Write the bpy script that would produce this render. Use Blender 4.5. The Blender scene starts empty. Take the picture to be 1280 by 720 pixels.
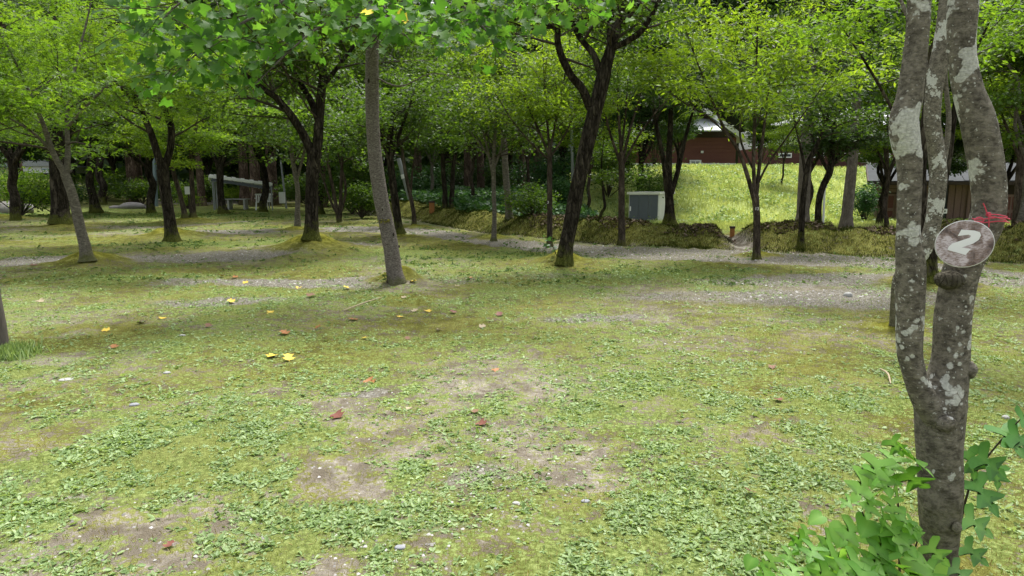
import bpy, math
import numpy as np
from mathutils import Vector, Matrix

# ------------------------------------------------------------------ camera, sky, sun
S = bpy.context.scene
COL = S.collection
F = 853.0                       # focal length in pixels of the 1280 px wide photograph
PITCH = math.radians(8.93)
CAMZ = 1.6
cam_data = bpy.data.cameras.new('camera')
cam_data.sensor_width = 36.0
cam_data.lens = 36.0 * F / 1280.0
cam_data.clip_start = 0.05
cam_data.clip_end = 1500.0
cam = bpy.data.objects.new('camera', cam_data)
COL.objects.link(cam)
cam.location = (0, 0, CAMZ)
cam.rotation_euler = (math.radians(90) - PITCH, 0, 0)
S.camera = cam

SUN_EL, SUN_AZ = math.radians(66), math.radians(25)
world = bpy.data.worlds.new('World')
S.world = world
world.use_nodes = True
wn, wl = world.node_tree.nodes, world.node_tree.links
bgn = wn['Background']
sky = wn.new('ShaderNodeTexSky')
sky.sky_type = 'NISHITA'
sky.sun_disc = False
sky.sun_elevation = SUN_EL
sky.sun_rotation = SUN_AZ
sky.air_density = 1.0
sky.dust_density = 4.0
sky.ozone_density = 1.0
hs = wn.new('ShaderNodeHueSaturation')      # cloud veil: nearly colourless light
hs.inputs['Saturation'].default_value = 0.22
wl.new(sky.outputs[0], hs.inputs['Color'])
wl.new(hs.outputs[0], bgn.inputs['Color'])
bgn.inputs['Strength'].default_value = 0.11

sun_data = bpy.data.lights.new('sun', 'SUN')
sun_data.energy = 1.5
sun_data.angle = math.radians(11)
sun_data.color = (1.0, 0.97, 0.92)
sun = bpy.data.objects.new('sun', sun_data)
COL.objects.link(sun)
sun.rotation_euler = Vector((-math.sin(SUN_AZ) * math.cos(SUN_EL), -math.cos(SUN_AZ) * math.cos(SUN_EL), -math.sin(SUN_EL))).to_track_quat('-Z', 'Y').to_euler()

S.view_settings.view_transform = 'Standard'
S.view_settings.look = 'None'
S.view_settings.exposure = 1.72
S.view_settings.gamma = 1.0
S.render.engine = 'CYCLES'
S.cycles.max_bounces = 7
S.cycles.diffuse_bounces = 4
S.cycles.glossy_bounces = 2
S.cycles.transmission_bounces = 5

# ------------------------------------------------------------------ geometry helpers
CP, SP = math.cos(PITCH), math.sin(PITCH)


def Pd(px, py, d):
    """the place seen at a pixel of the photograph, d metres ahead"""
    u = (360 - py) / F
    t = d / (CP + u * SP)
    return np.array([t * (px - 640) / F, d, CAMZ + t * (u * CP - SP)])


def Gd(py):
    u = (360 - py) / F
    t = CAMZ / (SP - u * CP)
    return t * (CP + u * SP)


def sstep(a, b, x):
    t = np.clip((x - a) / (b - a), 0, 1)
    return t * t * (3 - 2 * t)


def vnoise(x, y, seed=0):
    x = np.asarray(x, float); y = np.asarray(y, float)
    xi = np.floor(x).astype(np.int64); yi = np.floor(y).astype(np.int64)
    fx = x - xi; fy = y - yi
    fx = fx * fx * (3 - 2 * fx); fy = fy * fy * (3 - 2 * fy)

    def h(a, b):
        n = (a * 374761393 + b * 668265263 + seed * 974634777) & 0xFFFFFFFF
        n = ((n ^ (n >> 13)) * 1274126177) & 0xFFFFFFFF
        return ((n ^ (n >> 16)) & 0xFFFF) / 65535.0
    return (h(xi, yi) * (1 - fx) + h(xi + 1, yi) * fx) * (1 - fy) + (h(xi, yi + 1) * (1 - fx) + h(xi + 1, yi + 1) * fx) * fy


def fnoise(x, y, seed=0, octv=4):
    s, a, t = 0, 1.0, 0
    for k in range(octv):
        s = s + a * vnoise(x * 2 ** k + 17.3 * k, y * 2 ** k - 9.1 * k, seed + k)
        t += a; a *= 0.55
    return s / t


class Mesh:
    def __init__(self):
        self.v, self.loops, self.sizes, self.t, self.n = [], [], [], [], 0

    def add(self, verts, faces, tint=None):
        """verts (n,3), faces (m,k)"""
        verts = np.asarray(verts, float).reshape(-1, 3)
        faces = np.asarray(faces, np.int64)
        self.v.append(verts)
        self.loops.append((faces + self.n).ravel())
        self.sizes.append(np.full(len(faces), faces.shape[1], np.int64))
        self.t.append(np.full(len(verts), 0.5) if tint is None else np.broadcast_to(np.asarray(tint, float), (len(verts),)))
        self.n += len(verts)
        return self

    def data(self, name, mat, smooth=True, origin=(0, 0, 0)):
        me = bpy.data.meshes.new(name)
        v = np.concatenate(self.v) - np.asarray(origin, float)
        lo = np.concatenate(self.loops); sz = np.concatenate(self.sizes)
        me.vertices.add(len(v)); me.vertices.foreach_set('co', v.ravel().astype(np.float32))
        me.loops.add(len(lo)); me.loops.foreach_set('vertex_index', lo.astype(np.int32))
        me.polygons.add(len(sz))
        st = np.concatenate([[0], np.cumsum(sz)[:-1]])
        me.polygons.foreach_set('loop_start', st.astype(np.int32))
        me.polygons.foreach_set('use_smooth', np.full(len(sz), smooth))
        at = me.attributes.new('tint', 'FLOAT', 'POINT')
        at.data.foreach_set('value', np.concatenate(self.t).astype(np.float32))
        me.update(calc_edges=True)
        me.materials.append(mat)
        return me


def tag(o, label=None, cat=None, group=None, kind=None):
    if label: o['label'] = label
    if cat: o['category'] = cat
    if group: o['group'] = group
    if kind: o['kind'] = kind
    return o


def thing(name, loc, label, cat, group=None):
    o = bpy.data.objects.new(name, None)
    o.empty_display_size = 0.2
    COL.objects.link(o)
    o.location = tuple(float(c) for c in loc)
    return tag(o, label, cat, group)


def part(name, mesh, mat, parent=None, smooth=True, local=False, kind=None, label=None):
    """mesh in world coordinates unless local; the object gets its parent's origin"""
    org = (0, 0, 0)
    if parent is not None and not local:
        q, org = parent, np.zeros(3)
        while q is not None:
            org = org + np.array(q.location); q = q.parent
    me = mesh.data(name, mat, smooth, org)
    o = bpy.data.objects.new(name, me)
    COL.objects.link(o)
    o.parent = parent
    if kind: o['kind'] = kind
    if label: o['label'] = label
    return o


def solo(name, mesh, mat, label, cat, group=None, loc=(0, 0, 0), smooth=True):
    me = mesh.data(name, mat, smooth, loc)
    o = bpy.data.objects.new(name, me)
    o.location = tuple(float(c) for c in loc)
    COL.objects.link(o)
    return tag(o, label, cat, group)


def copy_tree(o, loc=None, rz=0.0, sc=1.0, label=None, parent=None, group=None):
    c = o.copy(); COL.objects.link(c)
    if parent is not None: c.parent = parent
    if loc is not None:
        c.location = tuple(float(q) for q in loc); c.rotation_euler = (0, 0, rz)
        c.scale = (sc, sc, sc) if np.isscalar(sc) else sc
    if label: c['label'] = label
    if group: c['group'] = group
    for ch in list(o.children):
        copy_tree(ch, parent=c)
    return c


def catmull(pts, k=4):
    pts = np.asarray(pts, float)
    if len(pts) < 3:
        t = np.linspace(0, 1, k + 1)[:, None]
        return pts[0] * (1 - t) + pts[-1] * t
    P = np.vstack([2 * pts[0] - pts[1], pts, 2 * pts[-1] - pts[-2]])
    out = []
    for i in range(1, len(P) - 2):
        for j in range(k):
            t = j / k
            out.append(0.5 * ((2 * P[i]) + (-P[i - 1] + P[i + 1]) * t + (2 * P[i - 1] - 5 * P[i] + 4 * P[i + 1] - P[i + 2]) * t * t + (-P[i - 1] + 3 * P[i] - 3 * P[i + 1] + P[i + 2]) * t ** 3))
    out.append(P[-2])
    return np.array(out)


def tube(m, pts, rad, sides=8, rough=0.0, seed=0, tint=0.5, flare=0.0, smooth_k=0, cap=True):
    pts = np.asarray(pts, float); rad = np.asarray(rad, float)
    if smooth_k:
        n0 = len(pts)
        pr = catmull(np.hstack([pts, rad[:, None]]), smooth_k)
        pts, rad = pr[:, :3], np.maximum(pr[:, 3], 0.001)
    n = len(pts)
    tan = np.gradient(pts, axis=0)
    tan /= np.linalg.norm(tan, axis=1)[:, None] + 1e-9
    ref = np.array([1.0, 0, 0]) if abs(tan[0][0]) < 0.8 else np.array([0, 1.0, 0])
    X = np.zeros((n, 3)); Y = np.zeros((n, 3)); x = ref
    for i in range(n):
        x = x - tan[i] * np.dot(x, tan[i]); x /= np.linalg.norm(x) + 1e-9
        X[i] = x; Y[i] = np.cross(tan[i], x)
    a = np.arange(sides) / sides * 2 * math.pi
    R = np.repeat(rad[:, None], sides, 1)
    if rough:
        arc = np.concatenate([[0], np.cumsum(np.linalg.norm(np.diff(pts, axis=0), axis=1))])
        r0 = rad.max()
        nn = fnoise(np.cos(a)[None] * 1.3 + seed * 7.7 + arc[:, None] * 1.1 / (r0 * 4), np.sin(a)[None] * 1.3 + arc[:, None] / (r0 * 5), seed, 4)
        R = R * (1 + rough * (nn - 0.5) * 2)
    if flare:
        zz = pts[:, 2] - pts[0, 2]
        fl = np.exp(-np.maximum(zz, 0) / (rad[0] * 0.9))
        lob = 1 + 0.35 * np.cos(a * 4 + seed) + 0.2 * np.cos(a * 3 + seed * 2)
        R = R * (1 + flare * fl[:, None] * lob[None])
    V = pts[:, None] + R[..., None] * (np.cos(a)[None, :, None] * X[:, None] + np.sin(a)[None, :, None] * Y[:, None])
    i = np.arange(n - 1)[:, None] * sides; j = np.arange(sides)[None]; j2 = (j + 1) % sides
    Fq = np.stack([i + j, i + j2, i + sides + j2, i + sides + j], -1).reshape(-1, 4)
    base = m.n
    m.add(V.reshape(-1, 3), Fq, tint)
    if cap:
        e = np.vstack([V[-1], pts[-1][None]])
        m.add(e, np.stack([np.arange(sides), (np.arange(sides) + 1) % sides, np.full(sides, sides)], -1), tint)


def knob(px, py, d, r, sq=(1, 1, 1), seed=0, name='knot', hollow=False):
    c = Pd(px, py, d)
    u = np.linspace(0, math.pi, 11)[:, None]; w = np.arange(16)[None] / 16 * 2 * math.pi
    rx = r * (1 + .35 * (fnoise(np.cos(w) * 1.5 + seed + u, np.sin(w) * 1.5 + u * 2, seed, 3) - .5))
    V = np.stack([rx * np.sin(u) * np.cos(w) * sq[0], rx * np.sin(u) * np.sin(w) * sq[1], rx * np.cos(u) * sq[2] + 0 * w], -1) + c
    i = np.arange(10)[:, None] * 16; j = np.arange(16)[None]
    mm = Mesh().add(V.reshape(-1, 3), np.stack([i + j, i + 16 + j, i + 16 + (j + 1) % 16, i + (j + 1) % 16], -1).reshape(-1, 4))
    return mm


def box(m, lo, hi, tint=0.5, rot=0.0, about=None):
    lo = np.array(lo, float); hi = np.array(hi, float)
    v = np.array([[x, y, z] for z in (lo[2], hi[2]) for x, y in ((lo[0], lo[1]), (hi[0], lo[1]), (hi[0], hi[1]), (lo[0], hi[1]))])
    if rot:
        ab = np.array(about if about is not None else (lo + hi) / 2, float)
        c, s = math.cos(rot), math.sin(rot)
        w = v - ab
        v = np.stack([w[:, 0] * c - w[:, 1] * s, w[:, 0] * s + w[:, 1] * c, w[:, 2]], 1) + ab
    f = [[0, 3, 2, 1], [4, 5, 6, 7], [0, 1, 5, 4], [1, 2, 6, 5], [2, 3, 7, 6], [3, 0, 4, 7]]
    m.add(v, f, tint)
    return m


def bar(m, a, b, w, h=None, tint=0.5):
    """square section bar from a to b"""
    a = np.array(a, float); b = np.array(b, float); h = h or w
    d = b - a; d /= np.linalg.norm(d)
    up = np.array([0, 0, 1.0]) if abs(d[2]) < 0.9 else np.array([0, 1.0, 0])
    x = np.cross(d, up); x /= np.linalg.norm(x); y = np.cross(x, d)
    c = [(-1, -1), (1, -1), (1, 1), (-1, 1)]
    v = np.array([p + x * w / 2 * i + y * h / 2 * j for p in (a, b) for i, j in c])
    m.add(v, [[0, 3, 2, 1], [4, 5, 6, 7], [0, 1, 5, 4], [1, 2, 6, 5], [2, 3, 7, 6], [3, 0, 4, 7]], tint)


def prism(m, outline, thick, X, Y, Z, origin, tint=0.5):
    """extrude an outline (list of 2D) lying in X,Y by thick along Z; fan caps about the outline's own triangles"""
    from mathutils.geometry import tessellate_polygon
    o = np.array(outline, float); n = len(o)
    X, Y, Z, origin = (np.array(q, float) for q in (X, Y, Z, origin))
    a = origin + o[:, :1] * X + o[:, 1:] * Y
    b = a + Z * thick
    tri = np.array(tessellate_polygon([[Vector((p[0], p[1], 0)) for p in o]]))
    m.add(np.vstack([a, b]), np.vstack([tri[:, ::-1], tri + n]), tint)
    i = np.arange(n); j = (i + 1) % n
    m.add(np.vstack([a, b]), np.stack([i, j, j + n, i + n], -1), tint)


# leaf templates: verts in leaf space (x across, y along, z up), tris
def T_diamond(w=0.32, fold=0.08):
    return np.array([[0, 0, 0], [w, .42, fold], [0, 1, -.06], [-w, .42, fold]]), np.array([[0, 1, 2], [0, 2, 3]])


def T_star(lobes=3, w=0.15):
    v, f = [], []
    for k in range(lobes):
        a = (k - (lobes - 1) / 2) * 1.0
        L = 1.0 - 0.18 * abs(k - (lobes - 1) / 2)
        for x, y, z in ((0, 0, 0), (w, .45 * L, .04), (0, L, -.08), (-w, .45 * L, .04)):
            v.append([x * math.cos(a) + y * math.sin(a), -x * math.sin(a) + y * math.cos(a), z])
        b = 4 * k
        f += [[b, b + 1, b + 2], [b, b + 2, b + 3]]
    return np.array(v), np.array(f)


def T_outline(half, fold=0.12, droop=0.15, petiole=0.0):
    """half outline from base to tip (x>=0); mirrored; fan from the midrib"""
    h = np.array(half, float)
    mid = np.array([[0, y] for y in np.linspace(0.02, h[-1][1] * .97, len(h))])
    v = []
    for (x, y) in h: v.append([x, y, fold * abs(x) - droop * y * y])
    for (x, y) in mid: v.append([0, y, -droop * y * y])
    for (x, y) in h: v.append([-x, y, fold * abs(x) - droop * y * y])
    n = len(h); f = []
    for i in range(n - 1):
        f += [[i, i + 1, n + i + 1], [i, n + i + 1, n + i]]
        f += [[2 * n + i + 1, 2 * n + i, n + i], [2 * n + i + 1, n + i, n + i + 1]]
    v = np.array(v)
    if petiole:
        k = len(v)
        v = np.vstack([v, [[.012, .03, 0], [-.012, .03, 0], [0, -petiole, -.02]]])
        f.append([k, k + 1, k + 2])
    return v, np.array(f)


BIG_HALF = [(.03, .0), (.28, -.04), (.5, .12), (.62, .34), (.40, .40), (.30, .52), (.40, .74), (.30, .80), (.08, .84), (.0, 1.0)]
TULIP_HALF = [(.02, .02), (.30, .05), (.55, .22), (.30, .38), (.27, .50), (.48, .72), (.20, .80), (.0, .98)]
MULB_HALF = [(.03, .0), (.18, -.10), (.38, -.14), (.55, .0), (.50, .09), (.20, .20), (.11, .28), (.28, .40), (.52, .62), (.42, .66), (.14, .50), (.07, .58), (.16, .76), (.08, .92), (.0, 1.0)]
MULB2_HALF = [(.03, .0), (.22, -.1), (.42, .0), (.50, .2), (.49, .4), (.36, .62), (.2, .82), (.0, 1.0)]
D1 = T_diamond(); D2 = T_diamond(.2, .05); STAR3 = T_star(3); STAR5 = T_star(5, .12)
TUL = T_outline(TULIP_HALF, .22, .25, .5)


def scatter_leaves(m, P, size, tpl, rng, tilt=0.6, head=None, tint=None, nrm=None):
    """orient one template per point; nrm: preferred normals"""
    N = len(P)
    if N == 0: return
    tv, tf = tpl
    up = np.tile([0, 0, 1.0], (N, 1)) if nrm is None else nrm
    n = up + rng.normal(0, tilt, (N, 3)); n /= np.linalg.norm(n, axis=1)[:, None]
    a = rng.uniform(0, 2 * math.pi, N)
    y = np.stack([np.cos(a), np.sin(a), -0.3 * np.ones(N)], 1)
    if head is not None: y = y * 0.7 + head
    y -= n * (y * n).sum(1)[:, None]; y /= np.linalg.norm(y, axis=1)[:, None] + 1e-9
    x = np.cross(y, n)
    s = np.broadcast_to(size, (N,))[:, None, None]
    V = P[:, None] + s * (tv[None, :, :1] * x[:, None] + tv[None, :, 1:2] * y[:, None] + tv[None, :, 2:] * n[:, None])
    k = len(tv)
    f = (np.arange(N)[:, None, None] * k + tf[None]).reshape(-1, 3)
    t = rng.uniform(0, 1, N) if tint is None else tint
    m.add(V.reshape(-1, 3), f, np.repeat(t, k))


# ------------------------------------------------------------------ materials
class NT:
    def __init__(self, name):
        self.m = bpy.data.materials.new(name); self.m.use_nodes = True
        self.t = self.m.node_tree; self.n = self.t.nodes; self.l = self.t.links
        self.n.clear()
        self.out = self.n.new('ShaderNodeOutputMaterial')
        self.geo = None

    def node(self, typ, **kw):
        nd = self.n.new(typ)
        for k, v in kw.items():
            setattr(nd, k, v)
        return nd

    def put(self, sock, val):
        if isinstance(val, bpy.types.NodeSocket): self.l.new(val, sock)
        elif isinstance(val, (tuple, list)) and len(val) == 3 and sock.type == 'RGBA': sock.default_value = (*val, 1)
        else: sock.default_value = val

    def coord(self, kind='Object', scale=(1, 1, 1)):
        tc = self.node('ShaderNodeTexCoord')
        mp = self.node('ShaderNodeMapping')
        mp.inputs['Scale'].default_value = scale
        self.l.new(tc.outputs[kind], mp.inputs['Vector'])
        return mp.outputs[0]

    def noise(self, vec, scale, detail=4, rough=0.6, dist=0.0):
        nd = self.node('ShaderNodeTexNoise')
        nd.inputs['Scale'].default_value = scale; nd.inputs['Detail'].default_value = detail
        nd.inputs['Roughness'].default_value = rough; nd.inputs['Distortion'].default_value = dist
        self.l.new(vec, nd.inputs['Vector'])
        return nd.outputs['Fac']

    def voro(self, vec, scale, feature='F1', out='Distance', rnd=1.0):
        nd = self.node('ShaderNodeTexVoronoi'); nd.feature = feature
        nd.inputs['Scale'].default_value = scale; nd.inputs['Randomness'].default_value = rnd
        self.l.new(vec, nd.inputs['Vector'])
        return nd.outputs[out]

    def ramp(self, fac, *stops, interp='LINEAR'):
        nd = self.node('ShaderNodeValToRGB'); nd.color_ramp.interpolation = interp
        e = nd.color_ramp.elements
        while len(e) < len(stops): e.new(0.5)
        for q, (p, c) in zip(e, stops):
            q.position = p; q.color = (*c, 1) if not np.isscalar(c) else (c, c, c, 1)
        self.put(nd.inputs['Fac'], fac)
        return nd.outputs['Color']

    def mix(self, fac, a, b, mode='MIX'):
        nd = self.node('ShaderNodeMix', data_type='RGBA', blend_type=mode)
        self.put(nd.inputs['Factor'], fac); self.put(nd.inputs['A'], a); self.put(nd.inputs['B'], b)
        # RGBA sockets are the third pair
        for s in nd.inputs:
            if s.type == 'RGBA':
                self.put(s, a if s.name == 'A' else b)
        return [o for o in nd.outputs if o.type == 'RGBA'][0]

    def math(self, op, a, b=0.0, c=0.0):
        nd = self.node('ShaderNodeMath', operation=op)
        self.put(nd.inputs[0], a); self.put(nd.inputs[1], b); self.put(nd.inputs[2], c)
        return nd.outputs[0]

    def attr(self, name, out='Fac'):
        nd = self.node('ShaderNodeAttribute', attribute_name=name)
        return nd.outputs[out]

    def bump(self, h, strength=0.5, dist=0.02, nrm=None):
        nd = self.node('ShaderNodeBump')
        nd.inputs['Strength'].default_value = strength; nd.inputs['Distance'].default_value = dist
        self.put(nd.inputs['Height'], h)
        if nrm is not None: self.l.new(nrm, nd.inputs['Normal'])
        return nd.outputs[0]

    def bsdf(self, col, rough=0.8, metal=0.0, nrm=None, spec=0.3):
        nd = self.node('ShaderNodeBsdfPrincipled')
        self.put(nd.inputs['Base Color'], col); self.put(nd.inputs['Roughness'], rough)
        nd.inputs['Metallic'].default_value = metal
        nd.inputs['Specular IOR Level'].default_value = spec
        if nrm is not None: self.l.new(nrm, nd.inputs['Normal'])
        return nd.outputs[0]

    def done(self, shader):
        self.l.new(shader, self.out.inputs['Surface'])
        return self.m


def leaf_mat(name, dark, mid, light, trans=0.4, rough=0.5, spec=0.35, tr_gain=1.5):
    q = NT(name)
    t = q.attr('tint')
    col = q.ramp(t, (0.0, dark), (0.5, mid), (1.0, light))
    v = q.coord('Object')
    col = q.mix(q.math('MULTIPLY', q.noise(v, 0.9, 2), 0.45), col, tuple(c * 0.5 for c in dark))
    p = q.bsdf(col, rough, spec=spec)
    tr = q.node('ShaderNodeBsdfTranslucent')
    tcol = q.mix(1.0, col, (tr_gain * 1.15, tr_gain * 1.1, tr_gain * 0.5), 'MULTIPLY')
    q.l.new(tcol, tr.inputs['Color'])
    ms = q.node('ShaderNodeMixShader'); ms.inputs[0].default_value = trans
    q.l.new(p, ms.inputs[1]); q.l.new(tr.outputs[0], ms.inputs[2])
    return q.done(ms.outputs[0])


def bark_mat(name, dark, light, moss=0.5, scale=1.0, lichen=0.0, ridg=1.0, moss_h=0.5, horiz=False, bumpd=0.02):
    q = NT(name)
    v = q.coord('Object', (1, 1, 0.28) if not horiz else (1, 1, 2.2))
    v0 = q.coord('Object')
    n1 = q.noise(v, 14 * scale, 6, 0.7, 0.3)
    cr = q.voro(v, 22 * scale, 'DISTANCE_TO_EDGE')
    crk = q.ramp(cr, (0.0, 0.0), (0.12 * ridg + .02, 1.0))
    col = q.ramp(n1, (0.36, dark), (0.52, tuple((a + b) / 2 for a, b in zip(dark, light))), (0.64, light))
    col = q.mix(q.math('MULTIPLY', q.math('SUBTRACT', 1.0, crk), 0.55 * ridg), col, tuple(c * .35 for c in dark))
    fl = q.ramp(q.noise(v, 6 * scale, 5, .75, .6), (.54, 0.0), (.66, .75))
    col = q.mix(q.math('MULTIPLY', fl, min(1.0, ridg)), col, tuple(min(.5, c * 2.0) for c in light))
    big = q.noise(v0, 2.1, 4)
    col = q.mix(q.math('MULTIPLY', big, 0.5), col, tuple(c * .6 for c in dark))
    if lichen:
        wv = q.noise(v0, 26, 4, 0.7)
        vm = q.node('ShaderNodeMix', data_type='VECTOR'); vm.inputs[0].default_value = .035
        nc = q.node('ShaderNodeTexNoise'); nc.inputs['Scale'].default_value = 30; nc.inputs['Detail'].default_value = 4; q.l.new(v0, nc.inputs['Vector'])
        q.l.new(v0, vm.inputs[4]); q.l.new(nc.outputs['Color'], vm.inputs[5])
        vd = vm.outputs[1]
        big2 = q.noise(v0, 4.2, 3, .6)
        sx0 = q.node('ShaderNodeSeparateXYZ'); q.l.new(v0, sx0.inputs[0])
        hi = q.math('MULTIPLY', q.ramp(sx0.outputs[2], (0.35, 0.0), (1.0, 1.0)), .10)
        a = q.math('ADD', q.math('SUBTRACT', big2, q.math('MULTIPLY', q.voro(vd, 34, 'F1'), .20)), hi)
        f = q.ramp(a, (0.553, 0.0), (0.578, 1.0))
        a2 = q.math('ADD', q.math('SUBTRACT', q.math('MULTIPLY', big2, .5), q.math('MULTIPLY', q.voro(vd, 62, 'F1'), .55)), hi)
        f2 = q.ramp(a2, (0.235, 0.0), (0.265, .8))
        tex = q.noise(v0, 110, 3)
        lc = q.ramp(tex, (0.35, (.40, .41, .37)), (0.65, (.64, .65, .60)))
        mot = q.ramp(wv, (.42, 0.0), (.62, .32))
        col = q.mix(q.ramp(q.noise(v, 5, 5, .75, 1.2), (.36, .4), (.56, 0.0)), col, tuple(c * .9 for c in dark))
        col = q.mix(mot, col, tuple(min(1, c * 1.7) for c in light))
        col = q.mix(q.math('MULTIPLY', q.math('MAXIMUM', f, f2), .88), col, lc)
    if moss:
        sx = q.node('ShaderNodeSeparateXYZ'); q.l.new(v0, sx.inputs[0])
        hz = q.math('MULTIPLY', sx.outputs[2], 1.0 / moss_h)
        mm = q.math('SUBTRACT', q.math('MULTIPLY', q.noise(v0, 6, 4), 1.9), hz)
        mf = q.ramp(mm, (0.28, 0.0), (0.7, 1.0))
        mcol = q.ramp(q.noise(v0, 60, 2), (.3, (.035, .05, .008)), (.7, (.13, .14, .025)))
        col = q.mix(q.math('MULTIPLY', mf, moss), col, mcol)
    nb = q.bump(q.math('ADD', q.math('MULTIPLY', n1, .7), q.math('MULTIPLY', crk, .5 * ridg)), 0.9, bumpd)
    return q.done(q.bsdf(col, 0.9, nrm=nb, spec=0.04))


def plain(name, col, rough=0.7, metal=0.0, var=0.15, scale=6.0, bump=0.0, spec=0.3, stretch=(1, 1, 1)):
    q = NT(name)
    v = q.coord('Object', stretch)
    n = q.noise(v, scale, 5, 0.65)
    c = q.mix(q.math('MULTIPLY', q.ramp(n, (.35, 0.0), (.7, 1.0)), var * 2), tuple(col), tuple(x * .55 for x in col))
    nb = q.bump(n, 0.5, bump) if bump else None
    return q.done(q.bsdf(c, rough, metal, nb, spec))


def ground_mat():
    q = NT('ground_cover_mix')
    v = q.coord('Object')
    mk = q.node('ShaderNodeAttribute', attribute_name='mask')
    sp = q.node('ShaderNodeSeparateColor'); q.l.new(mk.outputs['Color'], sp.inputs[0])
    G, M, W = sp.outputs[0], sp.outputs[1], sp.outputs[2]
    fine = q.noise(v, 34, 5, .7); mid = q.noise(v, 7, 5, .65); big = q.noise(v, .9, 5, .65); vf = q.noise(v, 120, 3, .7)
    # bare soil
    soil = q.ramp(mid, (.36, (.15, .13, .10)), (.5, (.26, .235, .195)), (.64, (.42, .40, .36)))
    soil = q.mix(q.ramp(vf, (.45, 0.0), (.7, .5)), soil, (.09, .07, .045))
    # gravel
    vc = q.node('ShaderNodeTexVoronoi'); vc.inputs['Scale'].default_value = 46; q.l.new(v, vc.inputs['Vector'])
    sc2 = q.node('ShaderNodeSeparateColor'); q.l.new(vc.outputs['Color'], sc2.inputs[0])
    gr = q.ramp(sc2.outputs[0], (0, (.10, .095, .08)), (.5, (.22, .21, .185)), (1, (.40, .385, .345)))
    gr = q.mix(q.ramp(vc.outputs['Distance'], (.3, 0.0), (.62, .7)), gr, (.09, .08, .065))
    gr = q.mix(q.ramp(mid, (.4, 0.0), (.7, .55)), gr, (.16, .14, .11))
    # moss
    mo = q.ramp(q.math('ADD', q.math('MULTIPLY', mid, .6), q.math('MULTIPLY', big, .4)), (.38, (.06, .07, .012)), (.5, (.155, .155, .028)), (.62, (.27, .26, .075)))
    mo = q.mix(q.ramp(fine, (.35, .65), (.62, 0.0)), mo, (.045, .045, .012))
    mo = q.mix(q.ramp(vf, (.5, 0.0), (.8, .5)), mo, (.32, .30, .07))
    coarse = q.noise(v, 2.6, 4, .7)
    soil = q.mix(q.ramp(coarse, (.44, .6), (.56, 0.0)), soil, (.10, .085, .06))
    mo = q.mix(q.ramp(coarse, (.42, .5), (.55, 0.0)), mo, (.07, .07, .014))
    mo = q.mix(q.ramp(M, (.86, 0.0), (.98, .8)), mo, q.ramp(mid, (.36, (.055, .06, .005)), (.62, (.185, .18, .018))))
    # low green
    gg = q.ramp(fine, (.38, (.05, .08, .02)), (.5, (.12, .165, .045)), (.62, (.25, .31, .11)))
    gg = q.mix(q.ramp(big, (.4, 0.0), (.6, .6)), gg, (.15, .16, .045))

    def fac(s, k=.9, w=.12):
        e = q.math('ADD', s, q.math('MULTIPLY', q.math('SUBTRACT', q.math('ADD', q.math('MULTIPLY', mid, .5), q.math('MULTIPLY', fine, .5)), .5), k * 2.7))
        return q.ramp(e, (.5 - w * .9, 0.0), (.5 + w * .9, .95))
    col = q.mix(fac(M, 1.1), soil, mo)
    col = q.mix(fac(W, 1.2), col, gg)
    col = q.mix(fac(G, .8), col, gr)
    h = q.math('ADD', q.math('MULTIPLY', fine, .6), q.math('MULTIPLY', vf, .25))
    h = q.math('ADD', h, q.math('MULTIPLY', mid, .9))
    nb = q.bump(h, .8, .035)
    return q.done(q.bsdf(col, 1.0, nrm=nb, spec=0))


M = {}
M['ground'] = ground_mat()
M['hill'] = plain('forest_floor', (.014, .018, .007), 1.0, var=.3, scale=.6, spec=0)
M['meadow'] = plain('meadow', (.33, .39, .14), .95, var=.35, scale=3.5, bump=.05, spec=.05)
M['bark_dark'] = bark_mat('bark_dark', (.010, .008, .006), (.082, .07, .054), .75, .8, 0, 1.0, .6, bumpd=.04)
M['bark_brown'] = bark_mat('bark_brown', (.025, .020, .015), (.125, .10, .08), .6, .9, 0, .8, .45)
M['bark_grey'] = bark_mat('bark_grey', (.07, .06, .052), (.27, .24, .215), .5, 2.2, 0, .35, .22, horiz=True, bumpd=.01)
M['bark_pale'] = bark_mat('bark_pale', (.09, .08, .065), (.24, .22, .18), .6, 1.2, 0, .5, .35, horiz=True)
M['bark_lichen'] = bark_mat('bark_lichen', (.062, .056, .045), (.24, .22, .178), .3, 2.4, 1.0, .3, .8, horiz=True, bumpd=.014)
M['bark_stub'] = bark_mat('bark_stub', (.04, .036, .026), (.13, .12, .09), .2, 2.2, 0, .5, .8)
M['bark_cedar'] = bark_mat('bark_cedar', (.05, .035, .025), (.17, .125, .095), .3, .8, 0, 1.1, .5)
M['bark_cedar_grey'] = bark_mat('bark_cedar_grey', (.11, .095, .08), (.25, .22, .19), .2, 1.2, 0, .7, .4)
M['twig'] = plain('twig_wood', (.05, .04, .028), .9)
M['leaf_bright'] = leaf_mat('leaf_bright', (.055, .10, .008), (.105, .175, .015), (.18, .25, .025), .55, tr_gain=2.3)
M['leaf_maple'] = leaf_mat('leaf_maple', (.040, .085, .008), (.078, .150, .014), (.145, .22, .024), .55, tr_gain=2.3)
M['leaf_mid'] = leaf_mat('leaf_mid', (.026, .060, .007), (.052, .105, .013), (.10, .165, .022), .5, tr_gain=2.0)
M['leaf_big'] = leaf_mat('leaf_big', (.035, .10, .014), (.060, .155, .024), (.12, .24, .045), .55, .55, .3, 2.2)
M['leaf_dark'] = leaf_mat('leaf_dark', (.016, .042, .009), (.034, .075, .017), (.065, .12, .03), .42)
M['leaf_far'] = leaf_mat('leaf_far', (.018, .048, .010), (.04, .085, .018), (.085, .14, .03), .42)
M['leaf_under'] = leaf_mat('leaf_under', (.018, .062, .018), (.04, .11, .032), (.08, .17, .055), .35)
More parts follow.
